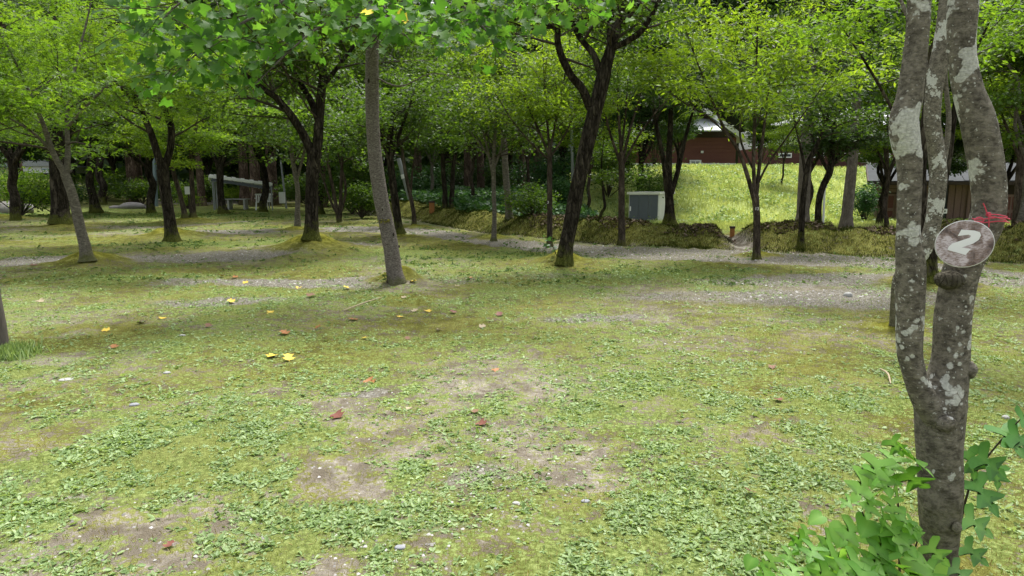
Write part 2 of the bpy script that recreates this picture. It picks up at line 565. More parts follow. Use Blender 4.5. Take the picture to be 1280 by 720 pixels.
M['leaf_mulberry'] = leaf_mat('leaf_mulberry', (.08, .21, .03), (.15, .34, .055), (.26, .47, .11), .42, .5, .3, 1.9)
M['leaf_shoot'] = leaf_mat('leaf_shoot', (.06, .17, .035), (.10, .25, .06), (.19, .36, .11), .4, .45, .3, 1.7)
M['leaf_yellow'] = plain('leaf_yellow', (.85, .66, .04), .5, var=.05)
M['weed'] = leaf_mat('weed_leaf', (.12, .20, .06), (.24, .35, .125), (.42, .53, .27), .3, .5, .35, 1.5)
M['far_weed'] = leaf_mat('far_weed_leaf', (.05, .10, .025), (.10, .175, .05), (.2, .29, .1), .3, .6, .1, 1.5)
M['blade'] = leaf_mat('grass_blade', (.10, .14, .025), (.19, .25, .055), (.34, .38, .11), .35, .6, .06, 1.5)
M['moss_fuzz'] = leaf_mat('moss_fuzz', (.075, .078, .014), (.17, .16, .038), (.31, .29, .10), .2, 1.0, 0, 1.1)
M['straw'] = leaf_mat('straw', (.22, .17, .06), (.38, .32, .12), (.5, .44, .2), .15, .8, .03, 1.0)
M['slope_blade'] = leaf_mat('slope_blade', (.20, .26, .08), (.40, .46, .19), (.64, .69, .40), .35, .6, .05, 1.6)
M['fallen_yellow'] = plain('fallen_yellow', (.62, .44, .05), .6, var=.2, scale=20)
M['fallen_orange'] = plain('fallen_orange', (.30, .125, .035), .6, var=.3, scale=25)
M['fallen_red'] = plain('fallen_red', (.17, .06, .04), .6, var=.3, scale=25)
M['fallen_brown'] = plain('fallen_brown', (.19, .10, .06), .7, var=.3, scale=25)
M['fallen_tan'] = plain('fallen_tan', (.38, .31, .2), .7, var=.3, scale=25)
M['stone'] = plain('stone_grey', (.26, .27, .29), .8, var=.3, scale=30, bump=.01)
M['stone_pale'] = plain('stone_pale', (.36, .36, .34), .8, var=.3, scale=30, bump=.01)
M['pebble'] = leaf_mat('pebble_mix', (.14, .13, .12), (.28, .27, .25), (.5, .49, .47), .0, .8, .3)
M['roof_dark'] = plain('roof_weathered_grey', (.075, .08, .082), .9, var=.3, scale=2, spec=.1)
M['white'] = plain('white_paint', (.75, .76, .76), .5, var=.12)
M['offwhite'] = plain('offwhite_steel', (.62, .63, .60), .45, var=.12, scale=3)
M['slate'] = plain('slate_blue_steel', (.085, .10, .125), .45, var=.12, scale=3)
M['dark_metal'] = plain('dark_metal', (.05, .05, .05), .5)
M['galv'] = plain('galvanised_steel', (.26, .28, .29), .5, .2, var=.2)
M['roof_pale'] = plain('roof_pale', (.46, .48, .50), .45, var=.15, scale=3)
M['wood_red'] = plain('wood_red_brown', (.15, .06, .05), .75, var=.2, scale=9, stretch=(1, 1, 6))
M['wood_maroon'] = plain('wood_maroon', (.085, .035, .03), .8, var=.25, scale=9, stretch=(1, 1, 6))
M['wood_brown'] = plain('wood_brown', (.24, .155, .13), .75, var=.25, scale=9, stretch=(4, 4, 1))
M['wood_dark'] = plain('wood_dark', (.05, .035, .03), .8, var=.25, scale=9)
M['post_wood'] = plain('post_wood', (.11, .095, .08), .9, var=.4, scale=16, stretch=(6, 6, .6), bump=.006)
M['stump_wood'] = plain('stump_wood', (.30, .13, .04), .8, var=.3, scale=14)
M['concrete'] = plain('concrete', (.42, .42, .41), .85, var=.2)
M['twine'] = plain('twine_red', (.62, .07, .12), .6, var=.15, scale=60)
M['glass'] = plain('dark_glass', (.03, .04, .045), .15, spec=.6, var=.05)
M['pole_green'] = plain('pole_grey_green', (.13, .18, .19), .5, var=.15)
M['blue'] = plain('blue_sheet', (.07, .25, .55), .5)
M['water_rock'] = plain('garden_rock', (.20, .19, .18), .85, var=.35, scale=5, bump=.03)

# ------------------------------------------------------------------ terrain
HUM = []      # moss hummocks under trees: x, y, radius, height


def hum(px, py, r=.9, h=.14):
    d = Gd(py); p = Pd(px, py, d)
    HUM.append((p[0], p[1], r * .9, h * 1.3))


for a in [(110, 331, 1.0, .22), (77, 284, 1.0, .12), (120, 269, 1.2, .15), (215, 297, 1.3, .2), (237, 278, 1.4, .18), (279, 267, 1.1, .1),
          (390, 312, 1.35, .27), (372, 288, 1.0, .12), (495, 352, .62, .17), (498, 297, 1.0, .1), (705, 330, .85, .2), (617, 299, .8, .1), (946, 321, .6, .08),
          (1161, 356, .8, .12), (1118, 412, .5, .05), (1172, 722, .28, .04), (0, 276, 1.6, .22), (518, 285, .9, .1), (777, 303, .5, .05)]:
    hum(*a)
BANK = np.array([(-9, 34), (-6.2, 31), (-3.9, 27.5), (-1, 21.6), (2.4, 17.3), (6.5, 15.4), (9.6, 13.6), (14, 11.5), (30, 8)])


def bank_t(x, y):
    """distance behind the bank's front foot line"""
    yf = np.interp(x, BANK[:, 0], BANK[:, 1])
    return (y - yf) * np.interp(x, [-6, -1, 2, 30], [.75, .62, .78, .9])


def bank_h(x, y):
    t = bank_t(x, y) + .35 * (fnoise(x * .7, y * .7, 11) - .5)
    gap = 1 - np.exp(-((x - (5.6 + .12 * (y - 17))) / .33) ** 2) * .85
    # gap2 = 1 - np.exp(-((x - 8.45) / .5) ** 2) * .75 * sstep(12, 13.5, y)
    g = sstep(0, .95, t) * (1 - .75 * sstep(1.2, 3.6, t))
    ends = sstep(-8.5, -5, x)
    lump = .88 + .5 * (fnoise(x * 1.3, y * 1.3, 5) - .5) * 2 + .25 * (fnoise(x * 5, y * 5, 6, 2) - .5)
    return (.53 + .17 * sstep(7.2, 9.5, x)) * g * gap * ends * lump


def H(x, y):
    x = np.asarray(x, float); y = np.asarray(y, float)
    z = .05 * (fnoise(x * .35, y * .35, 3) - .5) + .025 * (fnoise(x * 2.2, y * 2.2, 4, 3) - .5) * sstep(40, 20, y)
    z = z + (.010 + .0024 * np.clip(y, 0, 22)) * (fnoise(x * 4.2, y * 4.2, 14, 3) - .5) * 2 * sstep(45, 25, y)
    z = z * sstep(-2, 1, y + 0 * x)
    hx, hy = x + .45 * (fnoise(x * 1.6, y * 1.6, 17, 3) - .5), y + .45 * (fnoise(x * 1.6 + 7, y * 1.6, 18, 3) - .5)
    hn = .75 + .5 * fnoise(x * 3.2, y * 3.2, 9, 3)
    for cx, cy, r, h in HUM:
        q = ((hx - cx) ** 2 + ((hy - cy) * .9) ** 2) / (r * r)
        z = z + h * (.6 * np.exp(-q * 1.3) + .45 * np.exp(-q * 6)) * hn
    z = z + bank_h(x, y)
    # low ground behind the bank on the right, then the grass slope up to the buildings
    right = sstep(1.5, 5.0, x + 0 * y)
    z = z - .42 * right * sstep(19.5, 24, y)
    z = z + right * sstep(16, 12, x - (y - 30) * .35) * 2.72 * (.8 * sstep(29.5, 45, y) + .2 * sstep(29, 34, y)) + right * (1 - sstep(16, 12, x - (y - 30) * .35)) * 2.72 * sstep(36, 47, y)
    z = z + right * .25 * (fnoise(x * .5, y * .5, 8) - .5) * sstep(29, 33, y) * sstep(46, 43, y)
    # wooded hillside behind everything
    z = z + sstep(62, 110, y) * 26 + sstep(-22, -70, x) * sstep(20, 60, y) * 8
    # undergrowth terrace left of the slope
    z = z + .5 * sstep(5, 1, x) * sstep(-7, -3, x) * sstep(26, 34, y) * sstep(70, 50, y)
    return z


def hz(x, y):
    return float(H(np.array([x]), np.array([y]))[0])


def GP(px, py):
    """ground point seen at a pixel, on the real terrain"""
    u = (360 - py) / F
    dz = u * CP - SP; dy = CP + u * SP; dx = (px - 640) / F
    t = np.linspace(1.5, 120, 6000)
    hh = H(t * dx, t * dy) - (CAMZ + t * dz)
    i = np.argmax(hh > 0)
    if hh[i] <= 0: i = np.argmin(np.abs(hh))
    return np.array([t[i] * dx, t[i] * dy, hz(t[i] * dx, t[i] * dy)])


def W2(px, py):
    d = Gd(py); p = Pd(px, py, d)
    return p[0], p[1]


# bare gravel, moss and weed areas: centre by where they are seen, radii in metres
def blobs(lst, x, y, seed):
    wx = x + .9 * (fnoise(x * .9, y * .9, seed) - .5); wy = y + .9 * (fnoise(x * .9 + 50, y * .9, seed + 3) - .5)
    s = np.zeros_like(x)
    for px, py, rx, ry, a in lst:
        cx, cy = W2(px, py)
        s = np.maximum(s, a * np.exp(-(((wx - cx) / rx) ** 2 + ((wy - cy) / ry) ** 2) ** 1.5 * .7))
    return s


def band(pts, half, x, y, seed, amp=1.0):
    P = np.array([W2(*p) for p in pts])
    o = np.argsort(P[:, 0])
    P = P[o]
    yc = np.interp(x, P[:, 0], P[:, 1]) + .7 * (fnoise(x * .45, y * .3, seed) - .5)
    return amp * (1 - sstep(half * .7, half * 1.3, np.abs(y - yc))) * sstep(P[0, 0] - 1, P[0, 0] + .5, x) * sstep(P[-1, 0] + 1, P[-1, 0] - .5, x)


GRAVEL = [(395, 352, 2.3, .6, 1.0), (285, 378, .9, .3, .9), (560, 352, 1.0, .5, .5), (1010, 372, 2.4, .8, .95), (860, 372, 1.3, .45, .7), (765, 398, .6, .2, 1.0),
          (440, 486, .32, .14, .95), (620, 610, .28, .16, .6), (700, 345, 1.6, .5, .45), (1080, 350, 2.6, 1.0, .9), (1240, 352, 2.5, .9, .9), (560, 690, .25, .12, .5), (20, 640, .2, .1, .5)]
BARE = [(560, 660, .55, .35, .9), (690, 560, .45, .4, .6), (740, 600, .3, .25, .8), (455, 490, .7, .35, .75), (380, 600, .4, .25, .7), (640, 480, .9, .6, .5), (630, 640, .5, .4, .8),
        (1000, 405, 1.4, .5, .8), (900, 430, 1.2, .6, .6), (540, 530, .8, .5, .6), (760, 560, .3, .2, .6), (60, 680, .5, .3, .5), (240, 680, .5, .3, .55), (150, 640, .4, .3, .5),
        (820, 600, .4, .3, .5), (700, 400, 1.2, .6, .5), (850, 400, 1.4, .6, .6), (290, 600, .35, .2, .4), (1080, 420, .8, .5, .5), (470, 700, .5, .25, .7), (0, 540, .5, .4, .6), (1000, 640, .3, .25, .4)]
WEED = [(100, 620, 1.9, .9, 1.0), (300, 560, 1.4, .9, .95), (180, 540, 1.3, .6, .8), (420, 600, .9, .7, .85), (250, 700, 1.6, .5, .95), (500, 560, .8, .5, .55), (800, 480, 1.2, .8, .8), (780, 500, .7, .5, .9),
        (900, 600, 1.1, .8, .8), (1050, 520, 1.2, .9, .8), (760, 690, .9, .4, .75), (1000, 430, 1.5, .6, .6), (700, 620, .5, .4, .5), (950, 690, .8, .4, .8), (160, 470, 1.2, .4, .4), (620, 430, 1.6, .8, .45),
        (640, 320, 3.5, 1.1, .75), (840, 342, 3.2, .8, .75), (480, 318, 2.2, .8, .7), (120, 385, 1.8, .5, .65), (220, 345, 1.5, .4, .6), (60, 366, 1.2, .3, .6), (1180, 440, 1.5, 1.0, .6), (360, 400, 1.5, .5, .35),
        (40, 268, 16, 4.5, 1.0), (250, 262, 10, 3, .9), (300, 306, 3.5, 1.0, .8), (900, 530, 1.0, .5, .7), (20, 470, .5, .3, .8), (850, 640, .6, .4, .8), (1150, 640, .9, .6, .5), (1260, 600, .8, .9, .25)]
MOSS = [(110, 350, 2.3, 1.0, .95), (80, 430, 2.5, 1.2, .85), (250, 430, 2.2, 1.0, .85), (430, 430, 1.8, 1.0, .85), (500, 375, 1.3, .6, .95), (700, 350, 1.7, .7, .95), (600, 420, 1.8, .9, .8), (380, 315, 2.6, .9, .9),
        (300, 470, 1.5, .5, .7), (60, 500, 1.0, .5, .8), (60, 300, 5, 2.2, .95), (230, 303, 2.5, 1.3, .9), (240, 280, 3, 2, .85), (640, 370, 2.0, .8, .7), (960, 325, 1.2, .6, .8), (1230, 378, 1.4, .7, .9), (1160, 365, 1.2, .7, .9),
        (930, 470, 1.2, .6, .6), (860, 520, .9, .6, .6), (1250, 500, 1.5, 1.8, .8), (1240, 640, .9, .8, .85), (950, 590, .9, .5, .6), (800, 400, 1, .4, .5), (560, 300, 2.5, .8, .8), (520, 330, 1.8, .5, .7), (1100, 330, 1.5, .5, .7)]


def masks(x, y):
    g = blobs(GRAVEL, x, y, 21)
    g = np.maximum(g, band([(0, 327), (60, 326), (200, 324), (340, 318), (460, 308)], .95, x, y, 22, 1.0))
    g = np.maximum(g, band([(190, 292), (300, 290), (430, 286), (520, 288), (600, 300), (700, 312), (820, 316), (960, 322), (1110, 326), (1280, 345)], 1.25, x, y, 23, .95))
    g = np.maximum(g, .55 * band([(60, 283), (200, 284), (330, 276)], .9, x, y, 26, 1))
    g = np.maximum(g, .9 * np.exp(-(((x + 22) / 6) ** 2 + ((y - 52) / 7) ** 2)))
    b = blobs(BARE, x, y, 31)
    w = blobs(WEED, x, y, 41)
    m = blobs(MOSS, x, y, 51)
    b = b * np.clip((fnoise(x * 2.3, y * 2.3, 63) - .33) * 3, 0, .9)
    g = g * np.clip((fnoise(x * 1.8, y * 1.8, 64) - .12) * 4, .72, 1)
    w = w * (1 - .75 * b)
    m = m * (1 - .6 * b) * .85
    n1 = fnoise(x * 2.6, y * 2.0, 65, 3); n2 = fnoise(x * 2.1 + 9, y * 1.7, 66, 3)
    m = m * np.clip((n1 - .14) * 3.4, .4, 1.1); w = w * np.clip((n2 - .16) * 3.2, .35, 1.15)
    big = fnoise(x * .5, y * .5, 61)
    m = np.maximum(m, .60 + .7 * (big - .5)) * (1 - .55 * b)
    w = np.maximum(w, .44 + .8 * (fnoise(x * .9, y * .9, 62) - .5)) * (1 - .6 * b)
    t = bank_t(x, y)
    far = sstep(22, 30, y)
    m = np.maximum(m, .65 * far); w = np.maximum(w, .45 * far)
    onb = sstep(-.3, .2, t) * sstep(-8.5, -5, x)
    m = np.maximum(m * (1 - onb), .75 * onb); w = w * (1 - onb) + onb * .28; g = g * (1 - onb)
    pth = np.exp(-((x - (5.6 + .12 * (y - 17))) / .3) ** 2) * sstep(14.5, 15.5, y) * sstep(21, 18, y)
    w = w * (1 - pth); m = m * (1 - pth)
    sl = sstep(2, 4.5, x) * sstep(21, 26, y) * sstep(60, 50, y)
    w = np.maximum(w * (1 - sl), sl); g = g * (1 - sl); m = m * (1 - sl)
    for cx, cy, r, h in HUM:
        q = np.exp(-(((x - cx) ** 2 + (y - cy) ** 2) / (r * r * 1.1)) ** 1.5)
        m = np.maximum(m, q); g = g * (1 - q); w = w * (1 - .55 * q)
    return np.clip(g, 0, 1), np.clip(m, 0, 1), np.clip(w, 0, 1)


def grid_axis(lo, hi, c, d0, growth):
    out = [c]; d = d0
    while out[-1] < hi: out.append(out[-1] + d); d *= growth
    neg = [c]; d = d0
    while neg[-1] > lo: neg.append(neg[-1] - d); d *= growth
    return np.array(neg[::-1][:-1] + out)


gx = np.concatenate([grid_axis(-260, -6, -6, .07, 1.035)[:-1][grid_axis(-260, -6, -6, .07, 1.035)[:-1] < -6], np.arange(-6, 6, .065), grid_axis(6, 260, 6, .07, 1.035)])
gx = np.unique(np.round(gx, 4)); gx = gx[(gx > -300) & (gx < 300)]
gy = np.concatenate([-np.geomspace(.5, 60, 14)[::-1], np.arange(0, 2, .25), np.arange(2, 9, .055)])
gg_, d = [9.0], .06
while gg_[-1] < 330:
    gg_.append(gg_[-1] + d); d *= 1.017
gy = np.concatenate([gy, gg_[0:]])
GX, GY = np.meshgrid(gx, gy)
GZ = H(GX, GY)
gm, mm_, wm = masks(GX, GY)
nx, ny = len(gx), len(gy)
idx = (np.arange(ny - 1)[:, None] * nx + np.arange(nx - 1)[None])
quads = np.stack([idx, idx + 1, idx + nx + 1, idx + nx], -1).reshape(-1, 4)
cx_ = ((GX[:-1, :-1] + GX[1:, 1:]) / 2).ravel(); cy_ = ((GY[:-1, :-1] + GY[1:, 1:]) / 2).ravel()
tb = bank_t(cx_, cy_)
is_bank = (tb > -.1) & (tb < 3.0) & (cx_ > -7.5) & (cx_ < 16)
is_slope = (cx_ > 3.3) & (cy_ > 28.8) & (cy_ < 48) & (cx_ < 34) & ~is_bank
is_hill = (cy_ > 62) & ~is_slope
g_c = gm[:-1, :-1].ravel()
is_path = (g_c > .5) & ~is_bank & ~is_slope & ~is_hill & (cy_ > 9.3) & (cy_ < 60)
Vall = np.stack([GX, GY, GZ], -1).reshape(-1, 3)
Call = np.stack([gm, mm_, wm, np.ones_like(gm)], -1).reshape(-1, 4)
SETTING = [('ground', ~(is_bank | is_slope | is_hill | is_path), 'campsite ground of moss, bare soil and low weeds'),
           ('gravel_path', is_path, 'pale gravel tracks worn across the mossy ground'),
           ('mossy_bank', is_bank, 'low moss-covered earth bank beyond the gravel track'),
           ('grassy_slope', is_slope, 'bright grassy slope rising to the red-brown buildings'),
           ('wooded_hill', is_hill, 'dark wooded hillside behind the campsite')]
for nm, sel, lab in SETTING:
    q = quads[sel]
    used, inv = np.unique(q, return_inverse=True)
    mb = Mesh().add(Vall[used], inv.reshape(-1, 4))
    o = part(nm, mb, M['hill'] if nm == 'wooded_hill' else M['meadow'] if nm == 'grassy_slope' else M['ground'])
    ca = o.data.attributes.new('mask', 'FLOAT_COLOR', 'POINT')
    ca.data.foreach_set('color', Call[used].astype(np.float32).ravel())
    tag(o, lab, None, None, 'structure')

# ------------------------------------------------------------------ trees
def polyline(px_pts):
    """[(px,py,depth,radius), ...] -> points, radii"""
    return np.array([Pd(a, b, c) for a, b, c, r in px_pts]), np.array([r for *_, r in px_pts])


def sprout(rng, path, rads, n, t0, length, elev, spread, lvl, twig, anchors, t1=1.0, wig=.18, droop=0.0, zmin=-9):
    """n side branches off path between t0 and t1"""
    L = len(path)
    for k in range(n):
        t = t0 + (t1 - t0) * (k + rng.uniform(.1, .9)) / n
        f = t * (L - 1); i = min(int(f), L - 2); p = path[i] + (path[i + 1] - path[i]) * (f - i)
        if p[2] < zmin: continue
        tg = path[i + 1] - path[i]; tg = tg / (np.linalg.norm(tg) + 1e-9)
        az = rng.uniform(0, 2 * math.pi)
        el = rng.normal(elev, .22)
        side = np.array([math.cos(az) * math.cos(el), math.sin(az) * math.cos(el), math.sin(el)])
        d = side * spread + tg * (1 - spread); d /= np.linalg.norm(d) + 1e-9
        ln = length * rng.uniform(.6, 1.15) * (1 - .35 * t)
        r = min(rads[i] * .5, .009 + ln * .012)
        ns = 5
        pts = [p]; dd = d.copy()
        for s in range(ns):
            dd = dd + rng.normal(0, wig, 3) * np.array([1, 1, .7]) + np.array([0, 0, -droop])
            dd /= np.linalg.norm(dd)
            pts.append(pts[-1] + dd * ln / ns)
        pts = np.array(pts); rr = np.linspace(r, .003, ns + 1)
        tube(twig, pts, rr, 4 if lvl else 5, cap=False)
        if lvl > 0:
            sprout(rng, pts, rr, max(3, int(n * .4)) if lvl > 1 else 4, .25, ln * .5, elev * .4, .6, lvl - 1, twig, anchors, wig=wig, droop=droop)
            anchors.append((pts[-1], dd))
        else:
            for q in (2, 3, 4, 5):
                anchors.append((pts[q], dd))


def foliate(m, rng, anchors, per, rad, size, tpl, tilt, thick=.08, maxn=None, drop=0.0, tint_z=None):
    A = np.array([a for a, _ in anchors]); D = np.array([b for _, b in anchors])
    if maxn and len(A) * per > maxn:
        per = max(2, int(maxn / len(A)))
    N = len(A) * per
    P = np.repeat(A, per, 0); DD = np.repeat(D, per, 0)
    r = rad * np.sqrt(rng.uniform(0, 1, N)); a = rng.uniform(0, 2 * math.pi, N)
    off = np.stack([r * np.cos(a), r * np.sin(a), rng.normal(0, thick, N) - drop * r * r / rad], 1)
    # whole sprays share a tint so that light and dark clumps read
    tc = np.repeat(rng.uniform(.1, .9, len(A)), per)
    t = np.clip(tc * .6 + .4 * rng.uniform(0, 1, N), 0, 1)
    hd = off / (np.linalg.norm(off, axis=1)[:, None] + 1e-6) * .8 + DD * .3
    scatter_leaves(m, P + off, size * rng.uniform(.65, 1.25, N), tpl, rng, tilt, hd, t)


def traced_tree(name, label, seed, bark, leaf, limbs, crown, sides=14, rough=.10, flare=.5, group=None, root=None):
    """limbs[0] is the trunk; crown = dict of sprout/foliate settings"""
    rng = np.random.default_rng(seed)
    b = limbs[0][0]
    p0 = Pd(b[0], b[1], b[2]); p0[2] = hz(p0[0], p0[1]) - .03
    t = thing(name, p0, label, 'tree', group)
    anchors, tw = [], Mesh()
    for k, lb in enumerate(limbs):
        pts, rad = polyline(lb)
        if k == 0:
            pts[0] = p0
        pts_s = catmull(np.hstack([pts, rad[:, None]]), 6)
        m = Mesh()
        tube(m, pts_s[:, :3], np.maximum(pts_s[:, 3], .004), sides if k == 0 else max(7, sides - 4), rough, seed + k, flare=flare if k == 0 else 0)
        part('trunk' if k == 0 else 'limb', m, M[bark], t)
        c = crown
        t0 = c.get('trunk_t0', .75) if k == 0 else c.get('t0', .35)
        sprout(rng, pts_s[:, :3], pts_s[:, 3], c.get('n', 7), t0, c.get('len', 2.0), c.get('elev', .35), .8, c.get('lvl', 1), tw, anchors, wig=c.get('wig', .18), droop=c.get('droop', 0.0), zmin=c.get('minz', -9) - .45)
    if c.get('minz'):
        anchors = [a for a in anchors if a[0][2] > c['minz'] + .25 * rng.normal()]
    if tw.n: part('branches', tw, M[c.get('twigmat', 'twig')], t, kind='stuff')
    if anchors:
        m = Mesh()
        foliate(m, rng, anchors, c.get('per', 30), c.get('rad', .4), c.get('size', .08), c.get('tpl', D1), c.get('tilt', .5), c.get('thick', .07), c.get('maxn'), c.get('drop', .15))
        part('foliage', m, M[leaf], t, kind='stuff')
    return t


def up_limb(base, top, r0, r1, rng, bend=.3, n=5):
    a = np.array(base, float); b = np.array(top, float)
    pts = [a + (b - a) * k / n + (rng.normal(0, bend, 3) * np.array([1, 1, .3]) * math.sin(math.pi * k / n) if 0 < k < n else 0) for k in range(n + 1)]
    return np.array(pts), np.linspace(r0, r1, n + 1)


def generic_tree(name, seed, kind):
    """a tree in its own coordinates with its foot at the origin"""
    rng = np.random.default_rng(seed)
    t = thing(name, (0, 0, 0), 'tree', 'tree')
    tw, anchors, parts = Mesh(), [], []
    cfg = {
        'vase': dict(bark='bark_brown', leaf='leaf_bright', h0=1.9, r=.075, limbs=6, top=6.8, sp=2.1, n=6, len=1.7, per=34, rad=.42, size=.10, tpl=D2, tilt=.55, minz=2.1),
        'vase2': dict(bark='bark_pale', leaf='leaf_mid', h0=1.6, r=.08, limbs=5, top=7.2, sp=2.2, n=7, len=1.8, per=34, rad=.45, size=.10, tpl=D1, tilt=.55, minz=1.9),
        'maple': dict(bark='bark_dark', leaf='leaf_maple', h0=2.0, r=.16, limbs=4, top=6.2, sp=2.8, n=7, len=2.2, per=42, rad=.5, size=.09, tpl=D2, tilt=.45, minz=1.9),
        'round': dict(bark='bark_dark', leaf='leaf_mid', h0=2.2, r=.18, limbs=5, top=8.0, sp=2.6, n=8, len=2.3, per=40, rad=.55, size=.12, tpl=D1, tilt=.55, minz=2.0),
        'dense': dict(bark='bark_dark', leaf='leaf_dark', h0=1.8, r=.14, limbs=5, top=9.0, sp=2.4, n=9, len=2.2, per=44, rad=.6, size=.15, tpl=D1, tilt=.6, minz=1.4),
        'cedar': dict(bark='bark_cedar'), 'cedar_grey': dict(bark='bark_cedar_grey'),
    }[kind]
    if kind.startswith('cedar'):
        ht = 17.0
        pts, rad = up_limb((0, 0, -.05), (rng.normal(0, .15), rng.normal(0, .15), ht), .26, .03, rng, .06, 10)
        m = Mesh(); tube(m, pts, rad, 10, .08, seed, flare=.35, smooth_k=2)
        part('trunk', m, M[cfg['bark']], t)
        for k in range(64):
            f = .36 + .62 * (k / 64); z = ht * f
            az = k * 2.4 + rng.uniform(-.3, .3); L = 2.6 * (1.08 - f) + .5
            d = np.array([math.cos(az), math.sin(az), .05])
            q = np.array([np.array([0, 0, z]) + d * L * s + np.array([0, 0, -.28 * L * s * s]) for s in np.linspace(0, 1, 5)])
            tube(tw, q, np.linspace(.035, .006, 5), 4, cap=False)
            for s in (1, 2, 3, 4): anchors.append((q[s], d))
        part('branches', tw, M['twig'], t, kind='stuff')
        m = Mesh(); foliate(m, rng, anchors, 26, .5, .24, D2, .5, .12, drop=.6)
        part('foliage', m, M['leaf_dark'], t, kind='stuff')
        return t
    h0 = cfg['h0']; top = np.array([rng.normal(0, .1), rng.normal(0, .1), h0])
    pts, rad = up_limb((0, 0, -.05), top, cfg['r'], cfg['r'] * .8, rng, .06, 5)
    m = Mesh(); tube(m, pts, rad, 10, .12, seed, flare=.4, smooth_k=3, cap=False)
    part('trunk', m, M[cfg['bark']], t)
    for k in range(cfg['limbs']):
        az = k * 2 * math.pi / cfg['limbs'] + rng.uniform(-.4, .4); sp = cfg['sp'] * rng.uniform(.45, 1.0)
        tp = np.array([math.cos(az) * sp, math.sin(az) * sp, cfg['top'] * rng.uniform(.78, 1.0)])
        pts, rad = up_limb(top - np.array([0, 0, .25 * rng.uniform(0, 1)]), tp, cfg['r'] * .5, .012, rng, .16, 6)
        ps = catmull(np.hstack([pts, rad[:, None]]), 3)
        m = Mesh(); tube(m, ps[:, :3], np.maximum(ps[:, 3], .008), 7, .1, seed + k)
        part('limb', m, M[cfg['bark']], t)
        sprout(rng, ps[:, :3], ps[:, 3], cfg['n'], .18, cfg['len'], .2, .85, 1, tw, anchors, zmin=cfg['minz'] - .4)
    anchors = [a for a in anchors if a[0][2] > cfg['minz'] + .3 * rng.normal()]
    part('branches', tw, M['twig'], t, kind='stuff')
    m = Mesh(); foliate(m, rng, anchors, cfg['per'], cfg['rad'], cfg['size'], cfg['tpl'], cfg['tilt'], .07, 30000)
    part('foliage', m, M[cfg['leaf']], t, kind='stuff')
    return t


# --- near and middle trees, traced limb by limb
MAP = dict(n=9, len=2.3, elev=.15, per=40, rad=.36, size=.085, tpl=STAR3, tilt=.45, thick=.05, maxn=13000, t0=.2, trunk_t0=.8, drop=.2, minz=2.15)
traced_tree('maple_tree', 'slim leaning maple on a moss hummock beside the gravel track at left', 101, 'bark_pale', 'leaf_maple', [
    [(110, 330, 12.6, .11), (106, 306, 12.6, .095), (100, 285, 12.6, .09), (91, 245, 12.6, .082), (81, 217, 12.6, .075)],
    [(82, 219, 12.6, .06), (66, 190, 12.5, .048), (52, 150, 12.3, .036), (30, 100, 12.0, .024), (5, 50, 11.7, .014), (-20, 10, 11.5, .006)],
    [(82, 219, 12.6, .055), (85, 190, 12.7, .045), (84, 140, 12.9, .035), (95, 80, 13.1, .024), (110, 20, 13.3, .015), (120, -30, 13.4, .006)],
    [(66, 190, 12.5, .03), (40, 165, 12.2, .025), (0, 140, 11.8, .018), (-50, 100, 11.5, .006)],
    [(84, 160, 12.8, .03), (120, 120, 12.6, .024), (165, 85, 12.3, .018), (210, 60, 12.0, .006)]],
    MAP, sides=14)
traced_tree('maple_tree', 'thick dark straight trunk standing just behind the slim leaning maple', 102, 'bark_dark', 'leaf_mid', [
    [(77, 284, 24, .30), (75, 260, 24, .27), (73, 225, 24, .26), (70, 180, 24, .24), (66, 100, 24, .2), (64, 20, 24, .14)],
    [(72, 205, 24, .14), (50, 170, 24, .1), (20, 120, 23.5, .07), (-20, 60, 23, .02)],
    [(71, 200, 24, .13), (90, 160, 24, .1), (120, 100, 24, .07), (150, 30, 24, .02)]],
    dict(n=9, len=3.2, elev=.15, per=34, rad=.6, size=.13, tilt=.55, maxn=9000, t0=.2, trunk_t0=.4, minz=2.7), sides=14)
traced_tree('maple_tree', 'dark slightly crooked tree left of centre lawn strip, in front of the moss garden', 103, 'bark_dark', 'leaf_mid', [
    [(120, 269, 32, .22), (116, 245, 32, .18), (112, 225, 32, .17), (115, 195, 32, .16), (117, 170, 32, .15), (115, 120, 32, .1)],
    [(116, 185, 32, .1), (128, 160, 32, .08), (150, 130, 32, .03)], [(115, 195, 32, .1), (100, 165, 32, .07), (80, 130, 32, .03)]],
    dict(n=8, len=3.4, elev=.1, per=34, rad=.7, size=.16, tilt=.55, maxn=7000, t0=.1, trunk_t0=.55, minz=2.7), sides=10)
traced_tree('maple_tree', 'dark forked maple with two crossing limbs on a low moss mound, left of the shelter', 104, 'bark_dark', 'leaf_maple', [
    [(215, 297, 18, .165), (211, 265, 18, .14), (207, 240, 18, .14), (203, 212, 18, .15)],
    [(203, 214, 18, .10), (190, 170, 17.9, .085), (175, 135, 17.8, .07), (165, 108, 17.7, .06), (160, 75, 17.6, .04), (150, 20, 17.5, .015)],
    [(204, 214, 18, .10), (213, 185, 18.1, .09), (213, 155, 18.1, .085), (200, 122, 18.2, .07), (186, 95, 18.2, .055), (178, 50, 18.2, .03), (190, 0, 18.2, .01)],
    [(175, 135, 17.8, .05), (150, 110, 17.4, .04), (120, 90, 17, .03), (80, 60, 16.6, .01)],
    [(212, 150, 18.1, .05), (235, 120, 18, .04), (270, 95, 17.7, .03), (310, 60, 17.5, .01)]],
    dict(MAP, n=10, len=2.7, size=.10, rad=.45, maxn=12000, minz=2.6), sides=14)
